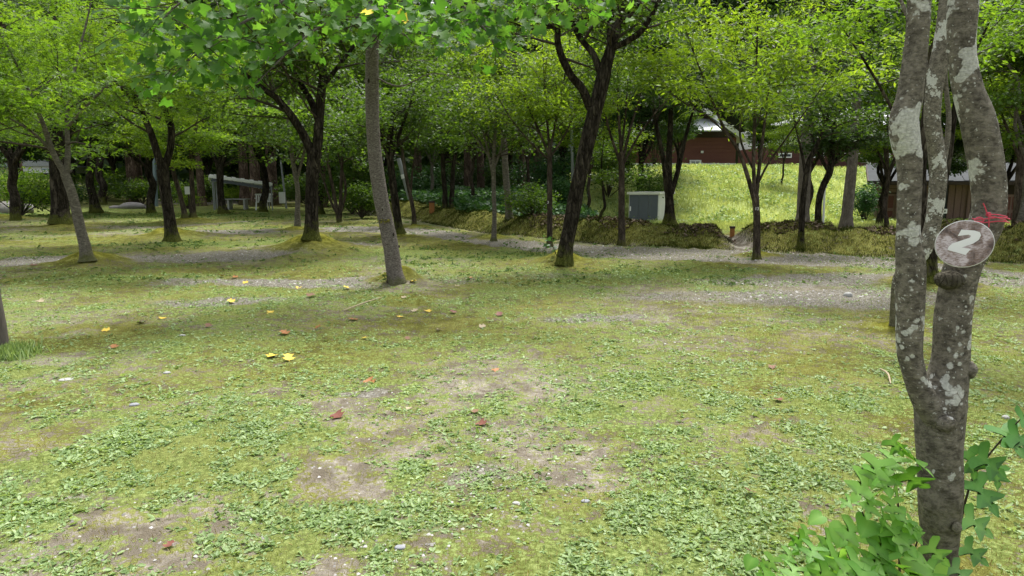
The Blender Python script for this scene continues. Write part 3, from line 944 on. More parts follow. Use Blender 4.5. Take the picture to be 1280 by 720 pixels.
traced_tree('maple_tree', 'left one of the close pair of thin trunks sharing a moss mound', 105, 'bark_brown', 'leaf_bright', [
    [(232, 278, 26.6, .11), (227, 250, 26.6, .09), (216, 212, 26.6, .08), (210, 180, 26.6, .06), (215, 120, 26.6, .03)]],
    dict(MAP, n=9, len=3, size=.13, rad=.55, maxn=6000, trunk_t0=.45, tpl=D2), sides=9)
traced_tree('maple_tree', 'right one of the close pair of thin trunks sharing a moss mound', 106, 'bark_brown', 'leaf_maple', [
    [(242, 278, 26.8, .12), (241, 250, 26.8, .095), (239, 200, 26.8, .08), (245, 160, 26.8, .06), (250, 100, 26.8, .03)]],
    dict(MAP, n=9, len=3, size=.13, rad=.55, maxn=6000, trunk_t0=.45, tpl=D2), sides=9)
traced_tree('maple_tree', 'dark v-forked tree in front of the metal-roofed shelter', 107, 'bark_dark', 'leaf_maple', [
    [(279, 267, 33, .22), (276, 245, 33, .16), (275, 220, 33, .17), (275, 208, 33, .17)],
    [(274, 212, 33, .11), (266, 190, 33, .09), (255, 160, 33, .07), (245, 120, 33, .03)],
    [(276, 212, 33, .11), (284, 188, 33, .09), (298, 160, 33, .07), (320, 120, 33, .03)], [(275, 212, 33, .09), (276, 170, 33, .07), (280, 110, 33, .03)]],
    dict(MAP, n=8, len=3.2, size=.15, rad=.65, maxn=6000, tpl=D2, minz=2.6), sides=10)
traced_tree('broadleaf_tree', 'stout dark tree on a broad moss mound, left of the grey leaning trunk', 108, 'bark_dark', 'leaf_mid', [
    [(390, 310, 15.7, .165), (390, 280, 15.7, .15), (390, 250, 15.7, .145), (391, 215, 15.7, .15), (393, 190, 15.7, .165)],
    [(391, 196, 15.7, .10), (380, 170, 15.6, .095), (362, 142, 15.4, .085), (345, 122, 15.2, .07), (328, 110, 15.0, .055), (300, 85, 14.8, .03), (270, 40, 14.6, .01)],
    [(394, 196, 15.7, .12), (398, 170, 15.7, .11), (400, 135, 15.7, .10), (403, 100, 15.7, .085), (405, 55, 15.7, .06), (400, 0, 15.7, .04), (396, -60, 15.7, .015)],
    [(398, 150, 15.7, .08), (388, 125, 15.8, .07), (372, 98, 15.9, .06), (355, 60, 16, .04), (345, 0, 16, .02)],
    [(402, 110, 15.7, .06), (425, 80, 15.8, .045), (455, 40, 16, .03), (480, 0, 16, .01)]],
    dict(n=10, len=2.6, elev=.2, per=34, rad=.45, size=.11, tpl=D1, tilt=.55, maxn=14000, t0=.25, trunk_t0=.93, minz=2.9), sides=18, rough=.2)
traced_tree('broadleaf_tree', 'thin pale tree just left of the stout dark tree', 109, 'bark_pale', 'leaf_mid', [
    [(372, 288, 22.6, .11), (372, 260, 22.6, .085), (372, 235, 22.6, .08), (366, 200, 22.6, .07), (360, 150, 22.6, .05), (365, 90, 22.6, .03)],
    [(371, 225, 22.6, .05), (380, 190, 22.6, .04), (385, 150, 22.6, .02)]],
    dict(n=8, len=2.8, per=30, rad=.5, size=.13, maxn=5000, trunk_t0=.55, minz=2.5), sides=9)
t = traced_tree('multi_stem_tree', 'clump of slim stems left of the rounded shrub and the grey leaning trunk', 110, 'bark_brown', 'leaf_mid', [
    [(424, 278, 27, .10), (421, 262, 27, .08), (416, 235, 27, .07), (409, 195, 27, .05), (405, 150, 27, .03)],
    [(425, 276, 27, .08), (426, 245, 27, .07), (428, 200, 27, .055), (434, 150, 27, .03)],
    [(424, 272, 27, .06), (413, 250, 27, .05), (398, 205, 27, .03)], [(425, 270, 27, .06), (432, 235, 27, .05), (422, 190, 27, .03)]],
    dict(n=7, len=2.6, per=30, rad=.5, size=.13, maxn=5000, trunk_t0=.5, t0=.4, minz=2.3), sides=8, flare=.2)
traced_tree('broadleaf_tree', 'dark thin-crowned tree directly behind the grey leaning trunk', 111, 'bark_dark', 'leaf_mid', [
    [(500, 297, 19.6, .14), (497, 275, 19.6, .115), (493, 245, 19.6, .11), (489, 210, 19.6, .10), (487, 180, 19.6, .09), (492, 140, 19.6, .05)],
    [(489, 205, 19.6, .06), (478, 175, 19.6, .045), (470, 130, 19.6, .02)], [(488, 200, 19.6, .06), (500, 165, 19.6, .05), (520, 110, 19.6, .02)]],
    dict(n=8, len=2.4, per=30, rad=.45, size=.11, maxn=6000, trunk_t0=.5, t0=.2, minz=2.5), sides=10)
traced_tree('broadleaf_tree', 'slender leaning tree beside the pale leaning pole', 112, 'bark_brown', 'leaf_mid', [
    [(518, 286, 24, .09), (517, 265, 24, .075), (512, 240, 24, .07), (505, 205, 24, .06), (500, 160, 24, .03)],
    [(513, 245, 24, .045), (516, 210, 24, .035), (525, 160, 24, .015)]],
    dict(n=7, len=2.4, per=30, rad=.45, size=.12, maxn=4500, trunk_t0=.5, t0=.3, minz=2.8), sides=8)
traced_tree('double_stem_tree', 'dark twin-stemmed tree beside the short orange stub post on the bank', 113, 'bark_dark', 'leaf_mid', [
    [(556, 267, 27, .13), (556, 240, 27, .10), (554, 215, 27, .095), (552, 170, 27, .07), (545, 110, 27, .03)],
    [(563, 267, 27, .11), (565, 240, 27, .10), (567, 205, 27, .08), (575, 160, 27, .05), (580, 100, 27, .02)]],
    dict(n=8, len=2.8, per=30, rad=.5, size=.14, maxn=6000, trunk_t0=.5, t0=.45, minz=2.6), sides=9)
traced_tree('vase_shaped_tree', 'thin straight tree with grey bare twigs at the foot of the mossy bank, centre', 114, 'bark_pale', 'leaf_mid', [
    [(617, 299, 18.0, .075), (618, 270, 18, .06), (617, 235, 18, .058), (617, 205, 18, .055), (619, 160, 18, .035), (622, 100, 18, .015)],
    [(617, 225, 18, .04), (610, 190, 18, .03), (598, 140, 17.8, .012)], [(617, 212, 18, .035), (628, 180, 18, .028), (640, 130, 18.2, .01)],
    [(617, 205, 18, .03), (600, 180, 18, .02), (575, 150, 18, .01)]],
    dict(n=8, len=2.0, per=26, rad=.42, size=.10, maxn=5000, trunk_t0=.6, t0=.3, minz=2.2), sides=9)
traced_tree('broadleaf_tree', 'pale smooth straight trunk standing on the bank behind the thin centre tree', 115, 'bark_pale', 'leaf_mid', [
    [(637, 270, 22.0, .13), (635, 250, 22, .11), (632, 215, 22, .10), (630, 175, 22, .095), (628, 110, 22, .07), (630, 20, 22, .04)],
    [(631, 160, 22, .05), (645, 120, 22, .035), (665, 60, 22, .01)], [(630, 150, 22, .05), (612, 110, 22, .035), (590, 50, 22, .01)]],
    dict(n=8, len=2.6, per=30, rad=.5, size=.13, maxn=6000, trunk_t0=.5, t0=.2, minz=2.8), sides=10)
VASE = dict(n=8, len=1.7, elev=.35, per=30, rad=.36, size=.105, tpl=D2, tilt=.6, thick=.06, maxn=8500, t0=.2, trunk_t0=.6, drop=.25, minz=2.9)
T16 = traced_tree('vase_shaped_tree', 'thin upright tree bearing a small white tag, left of the big leaning dark tree', 116, 'bark_brown', 'leaf_bright', [
    [(687, 309, 16.7, .08), (687, 280, 16.7, .066), (687, 245, 16.7, .065), (687, 205, 16.7, .065), (687, 185, 16.7, .055)],
    [(687, 195, 16.7, .038), (672, 160, 16.6, .03), (655, 120, 16.4, .022), (640, 60, 16.2, .008)],
    [(687, 192, 16.7, .038), (684, 150, 16.7, .03), (680, 90, 16.7, .02), (676, 20, 16.7, .008)],
    [(687, 190, 16.7, .035), (695, 150, 16.8, .028), (705, 100, 17, .018), (715, 30, 17.1, .008)],
    [(687, 200, 16.7, .03), (665, 180, 16.5, .022), (640, 150, 16.3, .015), (615, 110, 16, .006)],
    [(687, 198, 16.7, .03), (705, 170, 16.8, .022), (722, 135, 17, .012)]],
    VASE, sides=9)
traced_tree('broadleaf_tree', 'big leaning dark tree with rough bark and spreading limbs, right of centre', 117, 'bark_dark', 'leaf_mid', [
    [(705, 328, 12.6, .15), (708, 305, 12.6, .135), (715, 270, 12.6, .13), (726, 215, 12.6, .135), (739, 158, 12.6, .14), (750, 115, 12.6, .13), (758, 82, 12.6, .115), (765, 55, 12.6, .09)],
    [(738, 135, 12.6, .085), (728, 112, 12.5, .075), (714, 94, 12.4, .068), (702, 70, 12.3, .062), (697, 48, 12.2, .056), (699, 22, 12.1, .05), (696, -10, 12, .04), (690, -60, 12, .015)],
    [(752, 96, 12.6, .065), (742, 68, 12.7, .058), (727, 50, 12.8, .052), (716, 28, 12.9, .045), (709, -5, 13, .035), (700, -60, 13, .012)],
    [(764, 60, 12.6, .08), (771, 38, 12.6, .075), (776, 10, 12.7, .065), (780, -30, 12.8, .05), (785, -80, 12.8, .015)],
    [(766, 60, 12.6, .06), (785, 51, 12.4, .055), (803, 37, 12.2, .05), (822, 5, 12, .035), (838, -30, 11.8, .012)],
    [(763, 58, 12.6, .065), (763, 25, 12.8, .06), (768, -10, 13, .05), (765, -60, 13.1, .015)],
    [(774, 34, 12.6, .055), (790, 14, 12.7, .045), (806, -5, 12.8, .03), (825, -50, 12.8, .012)],
    [(695, 36, 12.2, .035), (670, 25, 12.1, .028), (640, 24, 12, .018), (600, 15, 11.9, .006)],
    [(694, 34, 12.2, .022), (665, 36, 12, .018), (640, 28, 11.8, .012), (618, 22, 11.7, .004)]],
    dict(n=7, len=1.8, elev=.2, per=30, rad=.38, size=.09, tpl=D1, tilt=.55, maxn=7000, t0=.35, trunk_t0=.97, minz=4.1), sides=20, rough=.16, flare=.25)
traced_tree('vase_shaped_tree', 'thin upright tree with a fan of dark stems left of the metal shed', 118, 'bark_brown', 'leaf_mid', [
    [(777, 302, 17.1, .105), (777, 275, 17.1, .085), (777, 240, 17.1, .08), (777, 200, 17.1, .08), (777, 190, 17.1, .075)],
    [(776, 205, 17.1, .04), (762, 165, 17, .03), (752, 120, 16.9, .02), (740, 60, 16.7, .008)],
    [(777, 195, 17.1, .045), (773, 140, 17.2, .032), (772, 90, 17.3, .02), (768, 20, 17.3, .008)],
    [(778, 200, 17.1, .045), (788, 160, 17.1, .032), (800, 120, 17.2, .02), (815, 50, 17.3, .008)],
    [(778, 208, 17.1, .035), (795, 175, 17.0, .026), (820, 140, 16.8, .018), (850, 110, 16.6, .008)],
    [(776, 192, 17.1, .035), (781, 150, 17.3, .026), (785, 100, 17.5, .015)]],
    dict(VASE, maxn=6000, minz=3.6), sides=9)
traced_tree('multi_stem_tree', 'three-stemmed dark tree rising beside the small metal shed', 119, 'bark_dark', 'leaf_dark', [
    [(837, 274, 18.7, .17), (837, 255, 18.7, .12), (836, 235, 18.7, .11), (836, 200, 18.7, .085), (838, 155, 18.7, .07), (840, 80, 18.7, .03)],
    [(834, 240, 18.7, .08), (830, 205, 18.7, .065), (822, 165, 18.7, .055), (812, 110, 18.7, .02)],
    [(839, 242, 18.7, .08), (847, 215, 18.7, .065), (855, 180, 18.7, .055), (866, 140, 18.7, .03), (885, 90, 18.6, .01)]],
    dict(n=10, len=2.5, elev=.1, per=34, rad=.45, size=.115, maxn=11000, trunk_t0=.6, t0=.5, minz=3.6), sides=10)
T20 = traced_tree('vase_shaped_tree', 'slim tagged tree with a wide fan of stems before the grassy slope', 120, 'bark_brown', 'leaf_bright', [
    [(946, 321, 13.8, .085), (946, 295, 13.8, .07), (946, 270, 13.8, .068), (944, 245, 13.8, .075)],
    [(943, 250, 13.8, .05), (932, 212, 13.7, .04), (921, 185, 13.6, .034), (905, 160, 13.5, .028), (880, 100, 13.3, .02), (855, 30, 13.2, .01), (840, -30, 13.2, .005)],
    [(944, 250, 13.8, .045), (942, 200, 13.8, .036), (944, 140, 13.9, .03), (946, 70, 14, .02), (948, 0, 14, .01)],
    [(945, 248, 13.8, .045), (950, 200, 13.9, .036), (955, 160, 14, .03), (962, 100, 14.2, .02), (975, 30, 14.4, .01)],
    [(945, 235, 13.8, .025), (960, 205, 13.6, .022), (985, 170, 13.2, .016), (1020, 120, 12.9, .01), (1060, 60, 12.6, .005)],
    [(943, 215, 13.8, .025), (925, 170, 14, .02), (930, 110, 14.3, .015), (915, 40, 14.6, .006)],
    [(920, 182, 13.6, .02), (890, 150, 13.3, .016), (850, 125, 13.0, .012), (815, 95, 12.8, .005)]],
    dict(VASE, n=9, len=1.6, maxn=9000, minz=3.0, size=.115), sides=9)
traced_tree('broadleaf_tree', 'thin crooked dark tree at the foot of the bank before a grey straight trunk', 121, 'bark_dark', 'leaf_mid', [
    [(1001, 312, 15.6, .085), (1002, 285, 15.6, .07), (1003, 260, 15.6, .065), (1007, 225, 15.6, .06), (1012, 200, 15.6, .055), (1024, 175, 15.6, .04), (1040, 130, 15.6, .02)],
    [(1008, 225, 15.6, .04), (1002, 190, 15.6, .03), (992, 150, 15.6, .012)]],
    dict(n=8, len=1.6, per=30, rad=.36, size=.09, maxn=5000, trunk_t0=.6, t0=.3, minz=2.9), sides=9)
traced_tree('broadleaf_tree', 'dark kinked evergreen beside the thin white pipe', 122, 'bark_dark', 'leaf_dark', [
    [(1023, 281, 18, .11), (1023, 262, 18, .085), (1025, 245, 18, .085), (1030, 230, 18, .085), (1037, 215, 18, .085), (1040, 190, 18, .07), (1042, 150, 18, .05), (1045, 90, 18, .02)],
    [(1038, 212, 18, .05), (1052, 190, 18, .04), (1075, 165, 18, .01)], [(1036, 215, 18, .05), (1020, 185, 18, .035), (1010, 150, 18, .01)]],
    dict(n=10, len=1.5, per=34, rad=.34, size=.09, maxn=8000, trunk_t0=.55, t0=.15, minz=1.9), sides=9)

# the grey leaning tree with big lobed leaves
rng = np.random.default_rng(77)
BIGT = [[(497, 354, 10.4, .132), (493, 338, 10.4, .122), (487, 300, 10.4, .118), (475, 240, 10.4, .11), (467, 175, 10.4, .102), (465, 100, 10.4, .098), (466, 30, 10.4, .09), (466, -60, 10.4, .08), (468, -200, 10.4, .05)],
        [(466, -30, 10.4, .035), (430, -20, 9.8, .03), (370, -5, 9.2, .024), (310, 25, 8.7, .018), (255, 60, 8.3, .012), (215, 95, 8.0, .005)],
        [(466, -60, 10.4, .035), (400, -60, 9.4, .028), (310, -40, 8.6, .02), (230, 0, 8.0, .012), (190, 40, 7.8, .005)],
        [(466, -10, 10.4, .03), (430, 15, 9.7, .024), (390, 40, 9.1, .016), (350, 75, 8.6, .010), (320, 105, 8.3, .004)],
        [(466, -40, 10.4, .035), (520, -30, 10, .028), (570, 0, 9.6, .02), (605, 35, 9.3, .012), (625, 70, 9.1, .005)],
        [(466, -20, 10.4, .03), (475, 0, 9.6, .022), (490, 20, 8.8, .014), (505, 45, 8.3, .006)],
        [(466, -80, 10.4, .03), (600, -60, 9.4, .022), (690, -15, 8.8, .012), (730, 15, 8.5, .005)],
        [(466, 95, 10.4, .014), (500, 108, 10.3, .012), (540, 92, 10.2, .008), (590, 100, 10.1, .004)]]
p0 = Pd(*BIGT[0][0][:3]); p0[2] = hz(p0[0], p0[1]) - .03
big = thing('lobed_leaf_tree', p0, 'smooth grey leaning trunk with big lobed leaves hanging over the top of the view', 'tree')
anch, tw = [], Mesh()
for k, lb in enumerate(BIGT):
    pts, rad = polyline(lb)
    if k == 0: pts[0] = p0
    ps = catmull(np.hstack([pts, rad[:, None]]), 8 if k == 0 else 4)
    m = Mesh(); tube(m, ps[:, :3], np.maximum(ps[:, 3], .004), 24 if k == 0 else 8, .07 if k == 0 else .12, 90 + k, flare=.12 if k == 0 else 0)
    part('trunk' if k == 0 else 'limb', m, M['bark_grey'], big)
    if k == 0:
        sprout(rng, ps[:, :3], ps[:, 3], 12, .86, 1.5, .5, .9, 0, tw, anch)
    elif k < 7:
        sprout(rng, ps[:, :3], ps[:, 3], 22, .2, 1.15, -.05, .8, 0, tw, anch, droop=.06)
part('branches', tw, M['twig'], big, kind='stuff')
A = np.array([a for a, _ in anch]); A = A[A[:, 2] > 2.6]
P = np.repeat(A, 4, 0) + rng.normal(0, .17, (len(A) * 4, 3))
dist = P[:, 1]
elevpix = 360 - F * np.tan(np.arctan((P[:, 2] - CAMZ) / P[:, 1]) + PITCH)
pxs = 640 + P[:, 0] / P[:, 1] * F * .98
lim = np.interp(pxs, [150, 190, 220, 330, 350, 420, 455, 480, 510, 560, 625, 660, 740], [60, 118, 128, 118, 75, 55, 60, 50, 45, 60, 75, 40, 15])
P = P[(elevpix < lim + rng.normal(0, 12, len(P))) & (pxs > 175 + rng.normal(0, 15, len(P))) & ((elevpix > -60) | (rng.uniform(0, 1, len(P)) < .35))]
elevpix = 360 - F * np.tan(np.arctan((P[:, 2] - CAMZ) / P[:, 1]) + PITCH)
o_ = np.argsort(np.where(elevpix > -5, P[:, 1], 1e3)); P = P[o_]
tv, tf = TUL


def one_leaf(P_, size, rng, tpl, tilt, tint, facing=0.0, nrm=None, head=None):
    m = Mesh()
    n0 = np.array([[0, -facing, 1.0]]) if nrm is None else np.array([nrm], float)
    scatter_leaves(m, np.array([P_]), size, tpl, rng, tilt, head, np.array([tint]), n0)
    return m


for k in range(298):
    part('leaf', one_leaf(P[k], rng.uniform(.10, .18), rng, TUL, .8, rng.uniform(), .9), M['leaf_big'], big)
for (px, py, dd) in ((467, 16, 8.6), (495, 20, 8.5)):
    part('leaf', one_leaf(Pd(px, py, dd), .19, rng, TUL, .2, .5, 2.0), M['leaf_yellow'], big, label='bright yellow leaf among the green ones')
m = Mesh(); R_ = P[298:]
scatter_leaves(m, R_, rng.uniform(.10, .17, len(R_)), TUL, rng, .8, None, None, np.tile([0, -.7, 1.0], (len(R_), 1)))
part('foliage', m, M['leaf_big'], big, kind='stuff')
m = Mesh()      # moss pad and scars on the grey trunk
for kx_, ky_, kr_ in ((461, 101, .022), (478, 262, .016), (492, 293, .018), (499, 308, .014), (484, 312, .012)):
    part('scar', knob(kx_, ky_, 10.31 if ky_ < 200 else 10.295, kr_, (.8, .6, 1.5), int(kx_)), M['bark_dark'], big)
m = Mesh()
c = Pd(481, 276, 10.28)
v, f = [], []
for k in range(60):
    a = rng.uniform(0, 6.28); r = rng.uniform(0, 1) ** .6
    v.append(c + np.array([math.cos(a) * r * .085, rng.uniform(-.03, .02), math.sin(a) * r * .035]))
scatter_leaves(m, np.array(v), .03, D1, rng, .9)
part('moss_pad', m, M['moss_fuzz'], big, kind='stuff')

# ------------------------------------------------------------------ generic trees behind
PROTO = {}
def place(kind, name, x, y, sc, rz, label, group=None):
    z = hz(x, y)
    if kind not in PROTO:
        o = generic_tree(name, 300 + len(PROTO) * 7, kind)
        o.location = (x, y, z); o.rotation_euler = (0, 0, rz); o.scale = (sc, sc, sc)
        o['label'] = label
        if group: o['group'] = group
        PROTO[kind] = o
        return o
    c = copy_tree(PROTO[kind], (x, y, z), rz, sc, label)
    c.name = name
    if group: c['group'] = group
    elif 'group' in c: del c['group']
    return c


def at(px, d):
    return (px - 640) / F * (d / CP) * .985, d


rr = np.random.default_rng(9)
GEN = [
    ('cedar_grey', 1003, 21.5, .80, 'straight grey conifer trunk behind the thin crooked dark tree, before the slope'),
    ('cedar_grey', 1058, 22.0, .72, 'straight grey conifer trunk standing alone right of the white pipe'),
    ('maple', -40, 20, 1.0, 'dark maple partly outside the left edge, branches over the moss mound'),
    ('cedar', 168, 46, 1.15, 'reddish conifer trunk behind the moss garden, nearest the lamp post'),
    ('cedar', 178, 52, 1.1, 'paler conifer trunk right behind the reddish one near the lamp post'),
    ('cedar', 254, 44, 1.0, 'pale conifer trunk just left of the shelter roof'),
    ('cedar', 308, 46, 1.25, 'thick conifer trunk behind the middle of the shelter'),
    ('cedar', 322, 43, 1.3, 'thick conifer trunk directly behind the white chair'),
    ('cedar', 343, 45, 1.35, 'thick red-brown conifer trunk left of the white box'),
    ('cedar', 402, 42, 1.5, 'broad conifer trunk hidden partly by the stout dark tree'),
    ('cedar', 449, 40, 1.15, 'red-brown conifer trunk above the rounded green shrub'),
    ('cedar', 524, 44, 1.1, 'dark conifer trunk right of the pale leaning pole'),
    ('cedar', 586, 42, 1.1, 'reddish conifer trunk in the undergrowth behind the centre bank'),
    ('cedar', 601, 44, 1.0, 'grey-brown conifer trunk beside the reddish one behind the centre bank'),
    ('cedar', 652, 46, 1.1, 'conifer trunk in deep shade behind the pale straight tree'),
    ('cedar', 672, 40, 1.1, 'red-brown conifer trunk behind the bushy shrub right of centre'),
    ('cedar', 30, 50, 1.2, 'thick dark conifer trunk behind the low spreading shrubs at far left'),
    ('vase', 590, 30, 1.15, 'small airy tree with light foliage above the undergrowth, centre'),
    ('vase', 660, 30, 1.1, 'yellow-green vase tree behind the tagged thin tree'),
    ('vase', 735, 29, 1.1, 'yellow-green tree over the narrow end of the slope'),
    ('vase', 1105, 24, 1.15, 'bright green tree above the corner of the brown cabin'),
    ('vase', 1230, 22, 1.1, 'bright green tree behind the numbered-sign tree, over the cabin'),
    ('vase2', 455, 34, 1.2, 'pale-stemmed tree behind the rounded shrub'),
    ('vase2', 540, 36, 1.2, 'pale-stemmed tree behind the twin-stemmed one'),
    ('vase2', 1275, 16, 1.05, 'brown trunk at the right edge of the view beyond the mossy mound'),
    ('vase', 1010, 27, 1.25, 'broad light-green tree crown screening the upper building'),
    ('maple', 330, 36, 1.25, 'spreading maple over the right end of the shelter'),
    ('maple', 190, 34, 1.2, 'spreading maple behind the forked maple'),
    ('maple', 20, 27, 1.15, 'spreading maple over the bright lawn strip at left'),
    ('round', 470, 48, 1.3, 'tall rounded tree filling the gap above the red-brown conifer trunk'),
    ('round', 130, 44, 1.35, 'tall rounded tree behind the moss garden'),
    ('round', 400, 33, 1.15, 'rounded mid-green tree behind the stout dark tree'),
    ('dense', 800, 34, 1.1, 'dense dark-green tree standing left of the red building'),
    ('dense', 780, 40, 1.25, 'second dense dark-green tree further back left of the red building'),
    ('dense', 705, 38, 1.2, 'dense dark-green tree behind the big leaning tree'),
    ('dense', 560, 52, 1.4, 'dense dark-green tree in the shade beyond the centre bank'),
    ('dense', 640, 54, 1.4, 'dense dark-green tree beyond the pale straight trunk'),
    ('round', 960, 62, 1.3, 'rounded tree seen between the two red-brown buildings'),
    ('dense', 1168, 27, .85, 'dark tree leaning over the cabin roof behind the sign tree'),
    ('round', 1245, 25, .8, 'leafy tree in front of the cabin right of the numbered tree'),
    ('round', 1100, 27.5, .75, 'leafy tree hanging over the left corner of the cabin roof'),
    ('round', 1330, 24, 1.1, 'rounded tree just outside the right edge of the view'),
    ('dense', 330, 56, 1.4, 'dense dark-green tree behind the shelter'),
    ('dense', 220, 58, 1.4, 'dense dark-green tree between the lamp post and the shelter'),
    ('round', 150, 50, 1.1, 'mid-green tree behind the rounded light green shrub'),
    ('dense', 262, 52, 1.15, 'dense dark-green tree behind the left end of the shelter'),
    ('round', 375, 50, 1.15, 'mid-green tree right behind the pole with the white box'),
    ('dense', 30, 42, .95, 'dense dark-green tree just behind the far left shrubs'),
    ('round', 95, 46, 1.05, 'mid-green tree between the far left shrubs and the moss garden'),
    ('round', 480, 46, 1.1, 'mid-green tree far behind the grey leaning trunk'),
    ('dense', 605, 50, 1.2, 'dense dark-green tree directly behind the thin centre tree'),
    ('round', 945, 47, .62, 'small rounded tree between the two red-brown buildings'),
    ('vase', 975, 37, .72, 'small light-green tree on the slope before the gap between the buildings'),
    ('round', 845, 40, .6, 'small mid-green tree on the slope in front of the red building'),
    ('dense', 60, 60, 1.4, 'dense dark-green tree behind the far left shrubs'),
]
for k, (kind, px, dd, sc, lab) in enumerate(GEN):
    x, y = at(px, dd)
    nm = {'cedar': 'conifer_tree', 'cedar_grey': 'conifer_tree', 'maple': 'maple_tree', 'vase': 'vase_shaped_tree', 'vase2': 'vase_shaped_tree', 'round': 'broadleaf_tree', 'dense': 'evergreen_tree'}[kind]
    place(kind, nm, x, y, sc, rr.uniform(0, 6.28), lab)
# far back rows, nothing tells them apart
for k in range(26):
    px = -60 + k * 56 + rr.uniform(-15, 15)
    if 830 < px < 1120: dd = 78
    else: dd = rr.uniform(60, 72)
    x, y = at(px, dd)
    place('dense' if k % 3 else 'cedar', 'evergreen_tree' if k % 3 else 'conifer_tree', x, y, rr.uniform(1.4, 1.9), rr.uniform(0, 6.28),
          'tall dark evergreen in the backmost row of the wood', 'evergreens in the backmost row')

# distant wood: crowns massed on the hillside
m = Mesh()
nb = 420
bx = rr.uniform(-110, 110, nb); by = rr.uniform(68, 112, nb)
bz = H(bx, by) + rr.uniform(2, 6, nb); br = rr.uniform(2.6, 5.0, nb)
nlow = 170
bx = np.concatenate([bx, rr.uniform(-75, 4, nlow)]); ly = rr.uniform(57, 66, nlow); by = np.concatenate([by, ly]); bz = np.concatenate([bz, H(bx[-nlow:], ly) + rr.uniform(.3, 4.5, nlow)]); br = np.concatenate([br, rr.uniform(1.6, 2.6, nlow)]); nb += nlow
N = nb * 105
ii = np.repeat(np.arange(nb), 105)
d3 = rr.normal(0, 1, (N, 3)); d3 /= np.linalg.norm(d3, axis=1)[:, None]; d3[:, 2] = np.abs(d3[:, 2]) * .9 - .3; d3[:, 1] = -np.abs(d3[:, 1])
Pn = np.stack([bx[ii], by[ii], bz[ii]], 1) + d3 * (br[ii] * rr.uniform(.8, 1.08, N))[:, None]
scatter_leaves(m, Pn, rr.uniform(.6, 1.15, N), D1, rr, .6, None, np.clip(.5 * (bx[ii] * 7.3 % 1) + .5 * rr.uniform(0, 1, N), 0, 1), d3)
tag(part('distant_wood', m, M['leaf_far']), 'massed dark-green crowns of the far wood on the hillside', None, None, 'stuff')

# ------------------------------------------------------------------ the numbered tree (foreground right)
rng = np.random.default_rng(5)
nb0 = Pd(1168, 742, 2.40); nb0[2] = hz(nb0[0], nb0[1]) - .02
SIGN_D = 2.38
RW = .00130
limbs = [
    [(c, yy, 2.40 + (740 - yy) * .00018, w * RW) for c, yy, w in ((1170, 742, 56), (1173, 709, 47), (1174, 681, 47), (1175, 631, 56), (1176, 590, 57), (1175, 560, 59), (1175, 525, 64), (1176, 500, 66), (1184, 470, 54), (1188, 440, 48), (1190, 403, 47),
      (1195, 370, 46), (1202, 337, 47), (1218, 305, 45), (1231, 280, 43), (1236, 250, 42), (1232, 205, 43), (1221, 150, 43), (1209, 110, 37), (1202, 60, 34), (1204, 0, 37), (1210, -80, 32), (1220, -200, 27), (1228, -420, 14))],
    [(c, yy, 2.40, w * RW) for c, yy, w in ((1172, 520, 40), (1157, 500, 36), (1147, 480, 32), (1140, 455, 31), (1137, 431, 33), (1138, 375, 37), (1138, 330, 36), (1135, 305, 31), (1136, 260, 29), (1137, 205, 31),
      (1132, 175, 35), (1130, 150, 35), (1136, 125, 32), (1140, 100, 30), (1146, 50, 27), (1149, 0, 27), (1146, -80, 25), (1130, -220, 20), (1120, -400, 10))],
]
num = thing('numbered_tree', nb0, 'near lichen-spotted forked grey tree at right, carrying the round sign with a 2', 'tree')
anch, tw = [], Mesh()
for k, lb in enumerate(limbs):
    pts, rad = polyline(lb)
    if k == 0: pts[0] = nb0
    ps = catmull(np.hstack([pts, rad[:, None]]), 9)
    m = Mesh(); tube(m, ps[:, :3], ps[:, 3], 44 if k == 0 else 34, .09, 400 + k, flare=.1 if k == 0 else 0)
    part('trunk' if k == 0 else 'limb', m, M['bark_lichen'], num)
    sprout(rng, ps[:, :3], ps[:, 3], 7, .90, 1.7, .5, .85, 1, tw, anch)
anch = [a for a in anch if a[0][2] > 3.5 + .012 * (a[0][0] * 0)]
part('branches', tw, M['twig'], num, kind='stuff')
m = Mesh(); foliate(m, rng, anch, 14, .35, .085, D1, .5)
part('foliage', m, M['leaf_mid'], num, kind='stuff')


part('knot', knob(1211, 462, 2.42, .028, (1, 1, 1.2), 1), M['bark_lichen'], num)
part('stub', knob(1186, 350, 2.42, .045, (1.1, 1.0, .75), 2), M['bark_stub'], num)
part('knot', knob(1152, 503, 2.40, .03, (1, .8, 1.4), 3), M['bark_lichen'], num)
part('knot', knob(1196, 660, 2.335, .018, (1, .7, 1.3), 4), M['bark_lichen'], num)
part('knot', knob(1183, 530, 2.345, .03, (1.2, .6, 1.0), 6), M['bark_lichen'], num)
